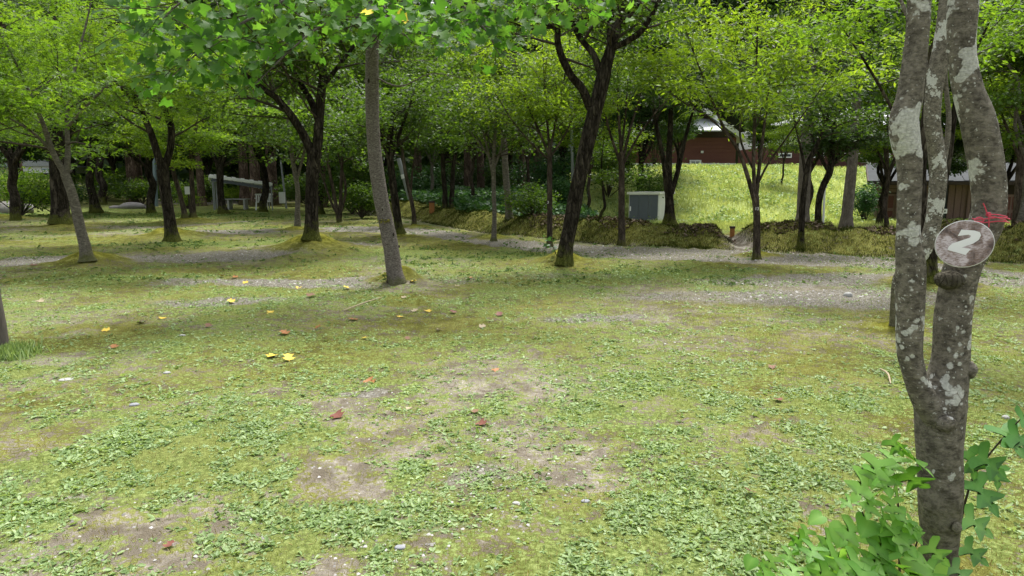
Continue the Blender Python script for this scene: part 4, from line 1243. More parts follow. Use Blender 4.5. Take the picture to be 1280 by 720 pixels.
# the second lichened tree right behind it
traced_tree('lichened_tree', 'lichen-spotted crooked stem rising behind the numbered tree, between its two stems', 402, 'bark_lichen', 'leaf_mid', [
    [(1117, 413, 7.2, .045), (1118, 385, 7.15, .04), (1121, 350, 7.1, .042), (1132, 335, 7.05, .05), (1150, 322, 7.0, .06), (1161, 300, 7.0, .075), (1167, 278, 7.0, .075), (1171, 245, 7.0, .08), (1173, 215, 7.0, .08), (1170, 185, 7.0, .075), (1165, 150, 7.0, .075), (1169, 100, 7.0, .08), (1180, 50, 7.0, .09), (1186, 0, 7.0, .085), (1195, -90, 7, .08), (1200, -200, 7, .05)],
    [(1167, 250, 7.0, .03), (1180, 200, 7.1, .028), (1186, 150, 7.1, .024), (1182, 90, 7.1, .02), (1190, -20, 7.1, .01)],
    [(1169, 120, 7.0, .03), (1150, 60, 7.1, .024), (1130, 10, 7.2, .018), (1100, -60, 7.3, .008)]],
    dict(n=8, len=1.9, per=30, rad=.36, size=.085, maxn=5000, trunk_t0=.86, t0=.85, minz=4.4), sides=24, rough=.12, flare=.2)
traced_tree('broadleaf_tree', 'short dark mossy trunk seen low between the numbered tree stems', 403, 'bark_dark', 'leaf_maple', [
    [(1161, 357, 10.2, .13), (1161, 335, 10.2, .105), (1162, 310, 10.2, .10), (1155, 280, 10.2, .09), (1150, 230, 10.2, .08), (1156, 160, 10.2, .06), (1165, 60, 10.3, .04), (1180, -40, 10.4, .015)],
    [(1162, 305, 10.2, .07), (1172, 270, 10.2, .06), (1185, 200, 10.2, .05), (1200, 110, 10.2, .035), (1240, 20, 10.2, .01)],
    [(1151, 240, 10.2, .04), (1130, 170, 10.2, .03), (1095, 100, 10.1, .02), (1050, 30, 10, .008)]],
    dict(VASE, n=8, len=1.7, size=.09, maxn=7000, minz=3.4), sides=12)
traced_tree('broadleaf_tree', 'slim brown tree near the right edge, standing before the cabin', 404, 'bark_brown', 'leaf_bright', [
    [(1270, 290, 17, .12), (1272, 260, 17, .10), (1275, 210, 17, .09), (1280, 150, 17, .07), (1285, 60, 17, .03)],
    [(1275, 200, 17, .04), (1255, 150, 17, .03), (1235, 90, 17, .01)], [(1276, 190, 17, .04), (1300, 140, 17, .03), (1330, 80, 17, .01)]],
    dict(VASE, n=9, len=1.8, maxn=7000, minz=2.9), sides=9)

# ------------------------------------------------------------------ round sign and its twine
C0 = Pd(1205, 305, 2.345)
fw = np.array([0.0, CP, -SP])
view = (C0 - np.array([0, 0, CAMZ])); view /= np.linalg.norm(view)
nrm = -view + np.array([.18, 0, .05]); nrm /= np.linalg.norm(nrm)
Xs = np.cross([0, 0, 1.0], nrm); Xs /= np.linalg.norm(Xs); Ys = np.cross(nrm, Xs)
sign = thing('round_sign', C0, 'round wood-look sign with a white number 2 tied to the near forked tree', 'sign')
R0 = .083
ang = np.arange(48) / 48 * 2 * math.pi
outl = [(R0 * 1.02 * math.cos(a) * (1 + .03 * math.cos(2 * (a - .8))), R0 * .95 * math.sin(a) * (1 + .03 * math.cos(2 * (a - .8)))) for a in ang]
m = Mesh(); prism(m, outl, .006, Xs, Ys, nrm, C0)
q = NT('sign_print')
v = q.coord('Object', (6, 6, 26))
v2 = q.coord('Object')
n1 = q.noise(v2, 16, 5, .6, .8); n2 = q.noise(v, 14, 4, .6, .5)
c_ = q.ramp(n1, (.38, (.06, .042, .036)), (.5, (.26, .20, .185)), (.6, (.52, .46, .48)))
c_ = q.mix(q.ramp(n2, (.5, 0.0), (.6, .75)), c_, (.12, .06, .03))
M['sign_print'] = q.done(q.bsdf(c_, .35, spec=.4))
part('disc', m, M['sign_print'], sign, smooth=False)
m = Mesh()
rim = np.array([C0 + Xs * x * 1.005 + Ys * y * 1.005 + nrm * .003 for x, y in outl + outl[:1]])
tube(m, rim, np.full(len(rim), .0024), 6, cap=False)
part('rim', m, M['offwhite'], sign)
two = [(365, 283), (450, 288), (488, 300), (497, 325), (485, 360), (450, 390), (375, 425), (437, 432), (405, 482), (282, 447), (288, 420), (310, 395), (425, 345), (432, 330), (415, 322), (343, 335)]
two = [((x - 392) / 190 * R0, -(y - 395) / 190 * R0) for x, y in two]
m = Mesh(); prism(m, two[::-1], .0012, Xs, Ys, nrm, C0 + nrm * .0065)
part('numeral', m, M['white'], sign, smooth=False)
# twine: turns round the stem, knot and loose ends
cord = thing('twine', Pd(1232, 270, 2.40), 'red twine knotted round the near tree, holding the round sign', 'twine')
tc = Pd(1234, 272, 2.478)
for zz, a0, a1 in ((0.0, -2.9, -.2), (-.013, -2.8, -.15)):
    aa = np.linspace(a0, a1, 22)
    pts = np.array([[tc[0] + .0665 * math.cos(a), tc[1] + .0665 * math.sin(a), tc[2] + zz + .004 * math.sin(3 * a)] for a in aa])
    m = Mesh(); tube(m, pts, np.full(22, .0022), 6); part('turn', m, M['twine'], cord)
kx = Pd(1235, 268, 2.395)
for a, b in (((1229, 254), (1234, 268)), ((1236, 268), (1236, 284)), ((1235, 268), (1259, 271)), ((1235, 270), (1258, 276))):
    m = Mesh(); p1 = Pd(*a, 2.38); p2 = Pd(*b, 2.39)
    tube(m, np.array([p1, (p1 + p2) / 2 + [0, 0, .003], p2]), np.full(3, .0021), 6, smooth_k=3); part('loose_end', m, M['twine'], cord)
m = Mesh()
th = np.linspace(0, 4 * math.pi, 40)
pts = np.array([kx + [.006 * math.cos(a), -.004 + .003 * math.sin(a * .5), .006 * math.sin(a)] for a in th])
tube(m, pts, np.full(40, .0022), 6); part('knot', m, M['twine'], cord)
m = Mesh()
lp = Pd(1224, 275, 2.36)
pts = np.array([lp + [.016 * math.cos(a), 0, .007 * math.sin(a) - .002 * math.cos(a * 2)] for a in np.linspace(0, 2 * math.pi, 24)])
tube(m, pts, np.full(24, .0021), 6); part('loop', m, M['twine'], cord)


# small number tags on two trees
def num_tag(px, py, d, txt, label):
    c = Pd(px, py, d)
    t = thing('number_tag', c, label, 'tag', 'small tags on thin trees')
    m = Mesh(); a = np.arange(16) / 16 * 2 * math.pi
    prism(m, [(.045 * math.cos(k), .045 * math.sin(k)) for k in a], .006, (1, 0, 0), (0, 0, 1), (0, -1, 0), c)
    part('disc', m, M['wood_dark'], t, smooth=False)
    cu = bpy.data.curves.new('numeral_curve', 'FONT'); cu.body = txt; cu.size = .085; cu.extrude = .001; cu.align_x = 'CENTER'; cu.align_y = 'CENTER'
    ob = bpy.data.objects.new('numeral_tmp', cu)
    COL.objects.link(ob)
    bpy.context.view_layer.update()
    me = bpy.data.meshes.new_from_object(ob.evaluated_get(bpy.context.evaluated_depsgraph_get()))
    bpy.data.objects.remove(ob)
    me.materials.clear(); me.materials.append(M['white'])
    n = bpy.data.objects.new('numeral', me); COL.objects.link(n); n.parent = t
    n.location = (0, -.009, 0); n.rotation_euler = (math.radians(90), 0, 0)


num_tag(685, 253, 16.55, '3', 'small tag on the thin tree left of the big leaning tree')
num_tag(946, 261, 13.68, '13', 'small tag on the slim fan-shaped tree before the grassy slope')

# ------------------------------------------------------------------ mulberry sapling round the foot of the near tree
rng = np.random.default_rng(12)
MU = T_outline(MULB_HALF, .18, .22, .35); MU2 = T_outline(MULB2_HALF, .2, .25, .35)
sb = Pd(1120, 735, 2.42); sb[2] = hz(sb[0], sb[1])
sap = thing('mulberry_sapling', sb, 'bright green lobed-leaf sapling bushing out left of the near tree foot', 'sapling')
stems = [[(1125, 760, 2.42), (1124, 690, 2.38), (1122, 620, 2.34), (1114, 575, 2.32)], [(1120, 760, 2.42), (1095, 690, 2.30), (1078, 640, 2.25)],
         [(1115, 760, 2.42), (1060, 700, 2.30), (1048, 660, 2.28)], [(1125, 760, 2.42), (1140, 700, 2.28), (1150, 665, 2.24)], [(1100, 765, 2.4), (1010, 720, 2.3), (985, 690, 2.3)]]
for s_ in stems:
    m = Mesh(); tube(m, np.array([Pd(*p) for p in s_]), np.linspace(.006, .0022, len(s_)), 6, smooth_k=4)
    part('stem', m, M['twig'], sap)


def vein(m):
    """paler midrib"""
    t = np.array(m.t[0]); k = (len(t) - 3) // 3
    t[k:2 * k] = np.minimum(1, t[k:2 * k] + .55); m.t[0] = t


LV = [(1085, 585, 48, 0, 2.30), (1075, 600, 52, 0, 2.29), (1100, 568, 46, 0, 2.33), (1098, 597, 50, 1, 2.30), (1126, 590, 54, 1, 2.28), (1145, 578, 50, 2, 2.27), (1130, 572, 44, 1, 2.30), (1108, 612, 40, 0, 2.30),
      (1155, 583, 36, 2, 2.26), (1090, 620, 46, 0, 2.27), (1078, 628, 40, 0, 2.26), (1125, 650, 56, 1, 2.22), (1138, 645, 46, 2, 2.22), (1148, 690, 46, 2, 2.20), (1105, 665, 50, 1, 2.22), (1090, 680, 50, 0, 2.2),
      (1120, 690, 56, 1, 2.18), (1060, 665, 44, 0, 2.24), (1045, 650, 38, 0, 2.26), (1075, 650, 42, 0, 2.25), (1040, 690, 46, 0, 2.2), (1065, 700, 52, 0, 2.16), (1100, 712, 52, 1, 2.14), (1135, 712, 46, 1, 2.15), (1010, 690, 40, 0, 2.2),
      (985, 700, 38, 0, 2.2), (1020, 715, 42, 0, 2.15), (955, 715, 34, 0, 2.2), (995, 672, 30, 0, 2.25), (1160, 712, 48, 2, 2.18), (1175, 722, 44, 2, 2.18), (1115, 560, 30, 1, 2.32), (1052, 625, 26, 0, 2.30), (1030, 672, 32, 0, 2.25),
      (1088, 700, 44, 0, 2.16), (1050, 715, 48, 0, 2.12), (1150, 660, 34, 2, 2.22), (1128, 622, 34, 1, 2.26), (970, 690, 28, 0, 2.25), (1080, 720, 50, 0, 2.12), (1118, 668, 40, 1, 2.2), (1098, 640, 36, 0, 2.24), (940, 700, 24, 0, 2.25), (1125, 728, 54, 1, 2.1)]
LV = LV + [(a + b, c + d, e * .85, f, g_ + .06) for (a, c, e, f, g_), (b, d) in zip([q for q in LV if q[1] > 662], rng.normal(0, 16, (99, 2)))]
for px, py, sz, side, dd in LV:
    sx = (-.8, .1, .8)[side]
    px += rng.normal(0, 7); py += rng.normal(0, 7)
    if py < 600 and rng.uniform() < .12: continue
    b = Pd(px - sx * sz * .4, py - sz * .12, dd)
    m = one_leaf(b, sz / F * dd * .84, rng, MU if rng.uniform() < .88 else MU2, .5, rng.uniform(), 0, nrm=(0, -.75, 1), head=np.array([[sx * 2.0, -.9, -.9]]))
    vein(m); part('leaf', m, M['leaf_mulberry'], sap)
sb2 = Pd(1205, 735, 2.5); sb2[2] = hz(sb2[0], sb2[1])
sap2 = thing('mulberry_sapling', sb2, 'thin arching sapling shoot with darker lobed leaves right of the near tree', 'sapling')
m = Mesh(); tube(m, np.array([Pd(*p) for p in [(1195, 735, 2.55), (1200, 660, 2.55), (1215, 600, 2.52), (1235, 570, 2.5), (1265, 535, 2.45), (1285, 515, 2.42)]]), np.linspace(.006, .002, 6), 6, smooth_k=4)
part('stem', m, M['twig'], sap2)
for px, py, sz, hx, hy, dd in [(1208, 572, 42, .4, -.5, 2.5), (1222, 578, 46, 1.2, -.6, 2.48), (1250, 545, 50, .3, -1.2, 2.46), (1262, 552, 48, 1.2, -1, 2.42), (1215, 612, 52, .5, -1.2, 2.46), (1206, 655, 44, .9, -1.1, 2.45), (1275, 530, 34, 1, .2, 2.42),
                               (1205, 690, 36, .8, -1, 2.42), (1245, 590, 30, -.5, -1, 2.5), (1190, 715, 34, .5, -1, 2.3)]:
    m = one_leaf(Pd(px, py - sz * .2, dd), sz / F * dd * .95, rng, MU, .2, rng.uniform(0, .6), 0, nrm=(0, -.9, 1), head=np.array([[hx * 2, -.6, hy * 2]]))
    vein(m); part('leaf', m, M['leaf_shoot'], sap2)


def sprig(px, py, label, n=14, h=.3, leafsize=.08, mat='leaf_mid', tpl=D1):
    p = GP(px, py)
    t = thing('leafy_sprout', p, label, 'plant')
    m = Mesh(); pts = []
    for k in range(5):
        a = rng.uniform(0, 6.28); tip = p + [math.cos(a) * h * .7, math.sin(a) * h * .7, h * rng.uniform(.5, 1)]
        tube(m, np.array([p, (p + tip) / 2 + [0, 0, .04], tip]), [.005, .004, .002], 4)
        for s in np.linspace(.3, 1, n): pts.append(p + (tip - p) * s + rng.normal(0, .035, 3))
    part('stems', m, M['twig'], t, kind='stuff')
    m = Mesh(); scatter_leaves(m, np.array(pts), rng.uniform(.6, 1.2, len(pts)) * leafsize, tpl, rng, .5)
    part('foliage', m, M[mat], t, kind='stuff')


sprig(697, 322, 'leafy sprout growing at the foot of the big leaning dark tree', 10, .42, .11, 'leaf_under')
sprig(484, 354, 'small leafy sprout at the foot of the grey leaning trunk', 7, .18, .07, 'leaf_mid')
sprig(941, 322, 'small leafy sprout at the foot of the slim tagged tree', 7, .25, .07, 'weed')

# ------------------------------------------------------------------ fallen leaves, stones, twig
FL = T_outline(TULIP_HALF, .35, -.35, .5)
FALL = [
    (339, 447, 'yellow', .13, 'left of the two bright yellow fallen leaves lying side by side on the moss'),
    (361, 451, 'yellow', .13, 'right of the two bright yellow fallen leaves lying side by side on the moss'),
    (357, 418, 'orange', .13, 'curled orange-brown fallen leaf behind the yellow pair'),
    (441, 401, 'orange', .14, 'bright orange fallen leaf in the moss nearest left of the grey leaning trunk'),
    (461, 478, 'orange', .12, 'orange fallen leaf at the edge of the pale bare patch'),
    (421, 522, 'red', .13, 'largest red-brown crumpled fallen leaf among the weeds below the pale patch'),
    (603, 532, 'red', .10, 'red fallen leaf lying on bare ground in the centre foreground'),
    (972, 502, 'red', .09, 'lone red fallen leaf in the grass of the right foreground'),
    (935, 620, 'brown', .08, 'red-brown fallen leaf near the bottom, left of the sapling'),
    (965, 460, 'brown', .09, 'brown fallen leaf in grass above the lone red one at right'),
    (620, 464, 'orange', .10, 'small orange leaf on the moss right of the pale patch'),
    (203, 399, 'yellow', .11, 'yellow fallen leaf at left beyond the slim leaning maple'),
    (132, 414, 'yellow', .11, 'pale yellow leaf lying alone toward the left wooden post'),
    (175, 405, 'tan', .13, 'tan orange leaf between two yellow ones at left'),
    (144, 435, 'orange', .09, 'small orange-red leaf nearest the left wooden post'),
    (261, 409, 'brown', .10, 'dark brown leaf on the moss left of the yellow pair'),
    (337, 391, 'yellow', .11, 'yellow leaf behind the curled orange-brown one'),
    (398, 412, 'orange', .09, 'small orange leaf between the curled one and the bright orange one'),
    (456, 424, 'yellow', .08, 'small yellow leaf in front of the bright orange one'),
    (509, 425, 'brown', .08, 'small dark brown leaf in front of the grey trunk mound'),
    (501, 397, 'yellow', .11, 'orange-yellow leaf in front of the grey trunk mound'),
    (518, 390, 'tan', .11, 'pale tan leaf touching the front of the grey trunk mound'),
    (534, 390, 'yellow', .12, 'yellow leaf just right of the grey trunk mound'),
    (566, 392, 'red', .11, 'red leaf right of the grey trunk mound'),
    (623, 395, 'red', .12, 'dark red leaf on the moss in front of the big leaning dark tree'),
    (603, 410, 'tan', .10, 'whitish dry leaf on the moss, centre'),
    (549, 414, 'tan', .08, 'small pale leaf below the red one by the grey trunk'),
    (278, 347, 'yellow', .13, 'left of two yellow leaves on the gravel right of the leaning maple'),
    (294, 348, 'orange', .13, 'right of two leaves on the gravel right of the leaning maple, orange'),
    (290, 379, 'yellow', .12, 'yellow leaf on the pale gravel patch'),
    (307, 355, 'yellow', .11, 'yellow leaf just in front of the two on the gravel'),
    (374, 360, 'yellow', .12, 'yellow leaf on gravel left of the grey trunk'),
    (389, 371, 'brown', .16, 'dark crumpled brown leaf on gravel left of the grey trunk'),
    (433, 362, 'yellow', .12, 'yellow leaf on gravel nearest the grey trunk'),
    (516, 354, 'yellow', .14, 'yellow leaf at the right foot of the grey trunk'),
    (50, 377, 'tan', .13, 'pale tan leaf on the ground beyond the left wooden post'),
    (211, 685, 'red', .06, 'reddish leaf hidden in the weeds at the bottom left'),
    (511, 513, 'tan', .07, 'small tan leaf between the two larger red leaves'),
    (595, 517, 'brown', .07, 'small brown leaf just behind the red centre leaf'),
    (42, 333, 'brown', .16, 'brown leaf on the gravel track left of the leaning maple'),
    (572, 359, 'tan', .11, 'tan leaf on gravel right of the grey trunk'),
    (588, 348, 'orange', .11, 'orange leaf on gravel right of the grey trunk'),
    (505, 373, 'tan', .09, 'whitish leaf lying on the grey trunk moss mound'),
]
for px, py, c, s, lab in FALL:
    p = GP(px, py) + [0, 0, .012]
    s = s * .82
    a = rng.uniform(0, 6.28)
    m = one_leaf(p - np.array([math.cos(a), math.sin(a), 0]) * s * .45, s, rng, T_outline(TULIP_HALF, rng.uniform(.1, .4), rng.uniform(-.3, .1), .5), .14, .5, .1, head=np.array([[math.cos(a) * 3, math.sin(a) * 3, 0]]))
    solo('fallen_leaf', m, M['fallen_' + c], lab, 'leaf', 'fallen leaves on the ground', loc=p)


def stone(px, py, w, label, mat='stone', hs=.35, grp='stones lying on the ground', name='stone'):
    p = GP(px, py)
    m = knob(px, py, 5, w / 2, (1, .75, hs), rng.integers(1, 99)); mv = m.v[0]; cc = mv.mean(0); m.v[0] = mv - cc + p + [0, 0, w * hs * .12]
    return solo(name, m, M[mat], label, 'stone', grp, loc=p)


stone(168, 507, .075, 'blue-grey flat stone among weeds at left')
stone(500, 685, .05, 'blue-grey stone on bare soil at the bottom')
stone(732, 628, .045, 'grey stone on bare soil right of centre')
stone(645, 631, .04, 'pale stone on bare soil at the bottom centre', 'stone_pale')
stone(209, 467, .06, 'pale flat stone on the moss at left', 'stone_pale')
stone(83, 475, .12, 'wide pale stone flush with the ground near the left post', 'stone_pale', .12)
stone(1257, 523, .05, 'white stone in the grass behind the sapling shoot', 'stone_pale', .7)
stone(1060, 370, .13, 'white stone standing on the far gravel at right', 'stone_pale', .7)
stone(228, 420, .07, 'small whitish stone near the yellow leaves at left', 'stone_pale')
m = Mesh(); a, b = GP(1100, 464), GP(1113, 482)
tube(m, np.array([a + [0, 0, .02], (a + b) / 2 + [.02, 0, .035], b + [0, 0, .015]]), [.006, .009, .004], 6, smooth_k=3)
solo('dry_twig', m, M['fallen_tan'], 'pale dry twig lying in the grass left of the numbered tree', 'twig', loc=a)
m = Mesh(); a, b = GP(430, 390), GP(478, 376)
tube(m, np.array([a + [0, 0, .02], (a + b) / 2 + [.02, 0, .05], b + [0, 0, .05]]), [.006, .009, .005], 6, smooth_k=3)
solo('dry_twig', m, M['fallen_tan'], 'tan dry twig lying against the grey trunk moss mound', 'twig', loc=a)

# ------------------------------------------------------------------ posts, poles
pb = Pd(4, 441, 6.2); pb[2] = hz(pb[0], pb[1])
m = Mesh(); tube(m, np.array([pb - [0, 0, .05], pb + [-.01, 0, .3], pb + [-.03, 0, .66]]), [.062, .057, .054], 14, .05, 3, smooth_k=4)
post = thing('wooden_post', pb, 'weathered grey wooden post cut off by the left edge, grass at its foot', 'post')
part('shaft', m, M['post_wood'], post)
m = Mesh(); cr = pb + [-.0265, 0, .60]
tube(m, np.array([cr + [.06 * math.cos(a), .06 * math.sin(a), 0] for a in np.linspace(0, 6.28, 16)]), np.full(16, .004), 5)
part('wire_band', m, M['dark_metal'], post)
for px, py, lab, d in ((540, 266, 'short orange-brown stub post on the left end of the mossy bank', 27), (916, 276, 'short orange-brown stub post with dark cap beside the gap in the bank', 18.6)):
    p = Pd(px, py, d); p[2] = hz(p[0], p[1]) - .02
    h = (.42 if d > 20 else .26)
    s = .2 if d > 20 else .1
    t = thing('stub_post', p, lab, 'post', 'stub posts along the bank')
    m = Mesh(); box(m, p + [-s / 2, -s / 2, 0], p + [s / 2, s / 2, h]); part('shaft', m, M['stump_wood'], t, smooth=False)
    m = Mesh(); box(m, p + [-s * .62, -s * .62, h + .002], p + [s * .62, s * .62, h + .06]); part('cap', m, M['wood_dark'], t, smooth=False)
# leaning pale pole
a = Pd(514, 268, 30); a[2] = hz(a[0], a[1]) - .1; b = Pd(498, 198, 30)
m = Mesh(); tube(m, np.array([a, (a + b) / 2, b]), [.10, .095, .09], 10)
pl = thing('leaning_pole', a, 'pale grey pole leaning behind the grey trunk', 'pole'); part('shaft', m, M['galv'], pl)
m = Mesh(); c = a + (b - a) * .55; tube(m, np.array([c, c + (b - a) / np.linalg.norm(b - a) * .18]), [.112, .112], 10); part('band', m, M['white'], pl)
# lamp post
a = Pd(195, 257, 43); a[2] = hz(a[0], a[1]); b = Pd(190, 120, 43)
lp = thing('lamp_post', a, 'tall grey-green pole with a dark collar beyond the forked maple', 'lamp post')
m = Mesh(); tube(m, np.array([a, (a + b) / 2, b]), [.13, .11, .08], 12); part('shaft', m, M['pole_green'], lp)
c = Pd(193, 229, 43); m = Mesh(); tube(m, np.array([c - [0, 0, .15], c + [0, 0, .15]]), [.19, .19], 12); part('collar', m, M['dark_metal'], lp)
m = Mesh(); tube(m, np.array([b, b + [.2, -.1, .5], b + [.7, -.3, .7], b + [1.2, -.5, .68]]), [.06, .05, .05, .05], 8, smooth_k=3); part('arm', m, M['pole_green'], lp)
m = Mesh(); box(m, b + [1.1, -.7, .56], b + [1.8, -.4, .7]); part('lamp_head', m, M['galv'], lp, smooth=False)
# utility pole with white box right of the shelter
a = Pd(358, 262, 40); a[2] = hz(a[0], a[1]); b = Pd(351, 200, 40)
up = thing('service_pole', a, 'slim grey pole with a white box on it, right of the shelter', 'pole')
m = Mesh(); tube(m, np.array([a, b]), [.06, .05], 8); part('shaft', m, M['galv'], up)
c = Pd(353, 247, 39.8); m = Mesh(); box(m, c + [-.16, -.12, -.32], c + [.16, .02, .32]); part('box', m, M['white'], up, smooth=False)
# thin pale pole right of centre
a = Pd(716, 262, 33); a[2] = hz(a[0], a[1]); b = Pd(714, 120, 33)
m = Mesh(); tube(m, np.array([a, b]), [.07, .06], 8); solo('utility_pole', m, M['galv'], 'slim pale pole rising behind the big leaning dark tree', 'pole', loc=a)
# white pipe
a = Pd(1029, 281, 18.6); a[2] = hz(a[0], a[1]); b = Pd(1031, 236, 18.6)
m = Mesh(); tube(m, np.array([a, (a + b) / 2, b, b + [.05, 0, .05]]), [.03, .03, .03, .03], 8, smooth_k=3); solo('white_pipe', m, M['white'], 'thin white upright pipe beside the dark kinked evergreen', 'pipe', loc=a)
# red-brown marker behind leaning tree
a = Pd(726, 276, 15); a[2] = hz(a[0], a[1])
# little white notice and hanging lantern
for px, py, d, w, h, lab in ((235, 238, 36, .16, .2, 'small white notice board behind the close pair of thin trunks'), (402, 225, 38, .1, .2, 'small white plate on the broad conifer behind the stout tree')):
    c = Pd(px, py, d); t = thing('notice_board', [c[0], c[1], hz(c[0], c[1])], lab, 'notice')
    m = Mesh(); box(m, c + [-w, -.03, -h], c + [w, 0, h]); part('board', m, M['white'], t, smooth=False)
    m = Mesh(); bar(m, [c[0], c[1] + .03, hz(c[0], c[1])], c + [0, .03, h], .06); part('stake', m, M['wood_dark'], t, smooth=False)

# ------------------------------------------------------------------ steel garden shed
o = Pd(823, 276, 30.0); o[2] = hz(o[0], o[1]) - .05
ztop = Pd(823, 240, 30)[2]
shed = thing('storage_shed', o, 'small steel storage shed with three slate-blue door panels behind the bank', 'shed')
th_ = math.radians(18)
fx = np.array([-math.cos(th_), math.sin(th_) * -.3, 0]); fx /= np.linalg.norm(fx)     # along the front towards the left
sx_ = np.array([-fx[1], fx[0], 0]); sx_ = np.array([.55, .84, 0]); sx_ /= np.linalg.norm(sx_)   # back along the side
wf, wd, hh = 1.34, 1.75, ztop - o[2]


def obox(m, u0, u1, v0, v1, z0, z1):
    """oriented box in the shed's axes: u along the front to the left, v to the back"""
    c = [(u0, v0), (u1, v0), (u1, v1), (u0, v1)]
    vv = np.array([o + fx * a + sx_ * b + np.array([0, 0, z]) for z in (z0, z1) for a, b in c])
    m.add(vv, [[0, 1, 2, 3], [7, 6, 5, 4], [4, 5, 1, 0], [5, 6, 2, 1], [6, 7, 3, 2], [7, 4, 0, 3]])
    return m


part('body', obox(Mesh(), 0, wf, 0, wd, 0, hh - .1), M['offwhite'], shed, smooth=False)
for k in range(3):
    part('door_panel', obox(Mesh(), .045 + k * .425, .045 + (k + 1) * .425 - .018, -.03 - .012 * (k % 2), -.003, .05, hh - .13), M['slate'], shed, smooth=False)
part('roof', obox(Mesh(), -.06, wf + .06, -.1, wd + .06, hh - .098, hh), M['offwhite'], shed, smooth=False)
part('handle', obox(Mesh(), wf - .11, wf - .07, -.075, -.033, hh * .42, hh * .56), M['white'], shed, smooth=False)
for k in range(8):
    # ribs of the side wall
    c0 = .1 + k * .2
    vv = np.array([o + sx_ * b - fx * a + np.array([0, 0, z]) for z in (.02, hh - .12) for a, b in ((.002, c0), (.014, c0), (.014, c0 + .05), (.002, c0 + .05))])
    m = Mesh().add(vv, [[0, 1, 2, 3], [7, 6, 5, 4], [4, 5, 1, 0], [5, 6, 2, 1], [6, 7, 3, 2], [7, 4, 0, 3]])
    part('side_rib', m, M['offwhite'], shed, smooth=False)

# ------------------------------------------------------------------ shelter at left
d0 = 38.0
sh0 = Pd(300, 262, d0); sh0[2] = hz(sh0[0], sh0[1])
shel = thing('open_shelter', sh0, 'open shelter with a sloping pale metal roof on thin steel posts', 'shelter')
L0, L1 = Pd(262, 219, d0), Pd(340, 230.5, d0 - .5)
dep = np.array([-1.05, 2.6, -.32])
for k in range(14):        # ribbed roof sheets
    f0, f1 = k / 14, (k + 1) / 14 - .006
    a, b = L0 + (L1 - L0) * f0, L0 + (L1 - L0) * f1
    zz = .035 * (k % 2)
    vv = np.array([p + np.array([0, 0, q + zz]) for q in (0, .06) for p in (a, b, b + dep, a + dep)])
    part('roof_sheet', Mesh().add(vv, [[3, 2, 1, 0], [4, 5, 6, 7], [0, 1, 5, 4], [1, 2, 6, 5], [2, 3, 7, 6], [3, 0, 4, 7]]), M['white'], shel, smooth=False)
m = Mesh(); bar(m, L0 + [-.03, -.04, -.06], L1 + [.03, -.04, -.0], .05, .14); part('fascia', m, M['white'], shel, smooth=False)
m = Mesh(); bar(m, L0 + [-.06, 0, -.18], L0 + dep + [-.06, 0, -.1], .04, .2); part('gable_board', m, M['white'], shel, smooth=False)
m = Mesh(); bar(m, L0 + [.05, .06, -.24], L1 + [0, .06, -.22], .03, .16); part('underside_shade_board', m, M['slate'], shel, smooth=False)  # added dark board; its slate tone paints the shaded truss and roof underside
for s in (.33, .66):
    m = Mesh(); bar(m, L0 + [.05, .1, -.1 - s * .35], L1 + [-.02, .1, -.1 - s * .15], .05); part('truss_bar', m, M['galv'], shel, smooth=False)
for k in range(6):
    f = k / 6
    m = Mesh(); bar(m, L0 + (L1 - L0) * f + [.05, .1, -.12], L0 + (L1 - L0) * (f + .1) + [.05, .1, -.34], .035); part('truss_bar', m, M['galv'], shel, smooth=False)
for px, dy in ((265, .1), (268, 2.4), (266, 1.2), (339, .0), (338, 2.3)):
    tp = L0 + (L1 - L0) * (px - 262) / 78 + dep * (dy / 2.6) + [0, 0, -.08]
    m = Mesh(); bar(m, [tp[0], tp[1], hz(tp[0], tp[1]) - .05], tp, .06); part('post', m, M['galv'], shel, smooth=False)


def plastic_chair(px, d, label, rz):
    p = Pd(px, 262, d); p[2] = hz(p[0], p[1])
    t = thing('plastic_chair', p, label, 'chair', 'white plastic chairs under the shelter')
    c, s = math.cos(rz), math.sin(rz)
    R = np.array([[c, -s, 0], [s, c, 0], [0, 0, 1]])
    def loc(v): return p + R @ np.array(v)
    for i, j in ((-1, -1), (1, -1), (1, 1), (-1, 1)):
        m = Mesh(); bar(m, loc((i * .25, j * .24, 0)), loc((i * .21, j * .2, .43)), .05); part('leg', m, M['white'], t, smooth=False)
    m = Mesh(); bar(m, loc((0, -.24, .44)), loc((0, .24, .44)), .46, .04); part('seat', m, M['white'], t, smooth=False)
    for k in range(4):
        m = Mesh(); bar(m, loc((-.18 + k * .12, .23, .47)), loc((-.18 + k * .12, .31, .85)), .07, .025); part('back_slat', m, M['white'], t, smooth=False)
    m = Mesh(); bar(m, loc((-.25, .31, .85)), loc((.25, .31, .85)), .03, .08); part('back_rail', m, M['white'], t, smooth=False)
    for i in (-1, 1):
        m = Mesh(); bar(m, loc((i * .26, -.2, .65)), loc((i * .26, .28, .65)), .05, .03); part('armrest', m, M['white'], t, smooth=False)


plastic_chair(326, 38.2, 'left white plastic chair by the low end of the shelter', .4)
plastic_chair(333, 38.8, 'right white plastic chair by the low end of the shelter', -.3)
p = Pd(301, 262, 39); p[2] = hz(p[0], p[1])
bn = thing('white_bench', p, 'small white table standing under the middle of the shelter', 'table')
m = Mesh(); box(m, p + [-.75, -.3, .55], p + [.45, .3, .6]); part('top', m, M['concrete'], bn, smooth=False)
for i in (-.6, .3):
    m = Mesh(); box(m, p + [i - .05, -.25, 0], p + [i + .05, .25, .548]); part('leg', m, M['concrete'], bn, smooth=False)

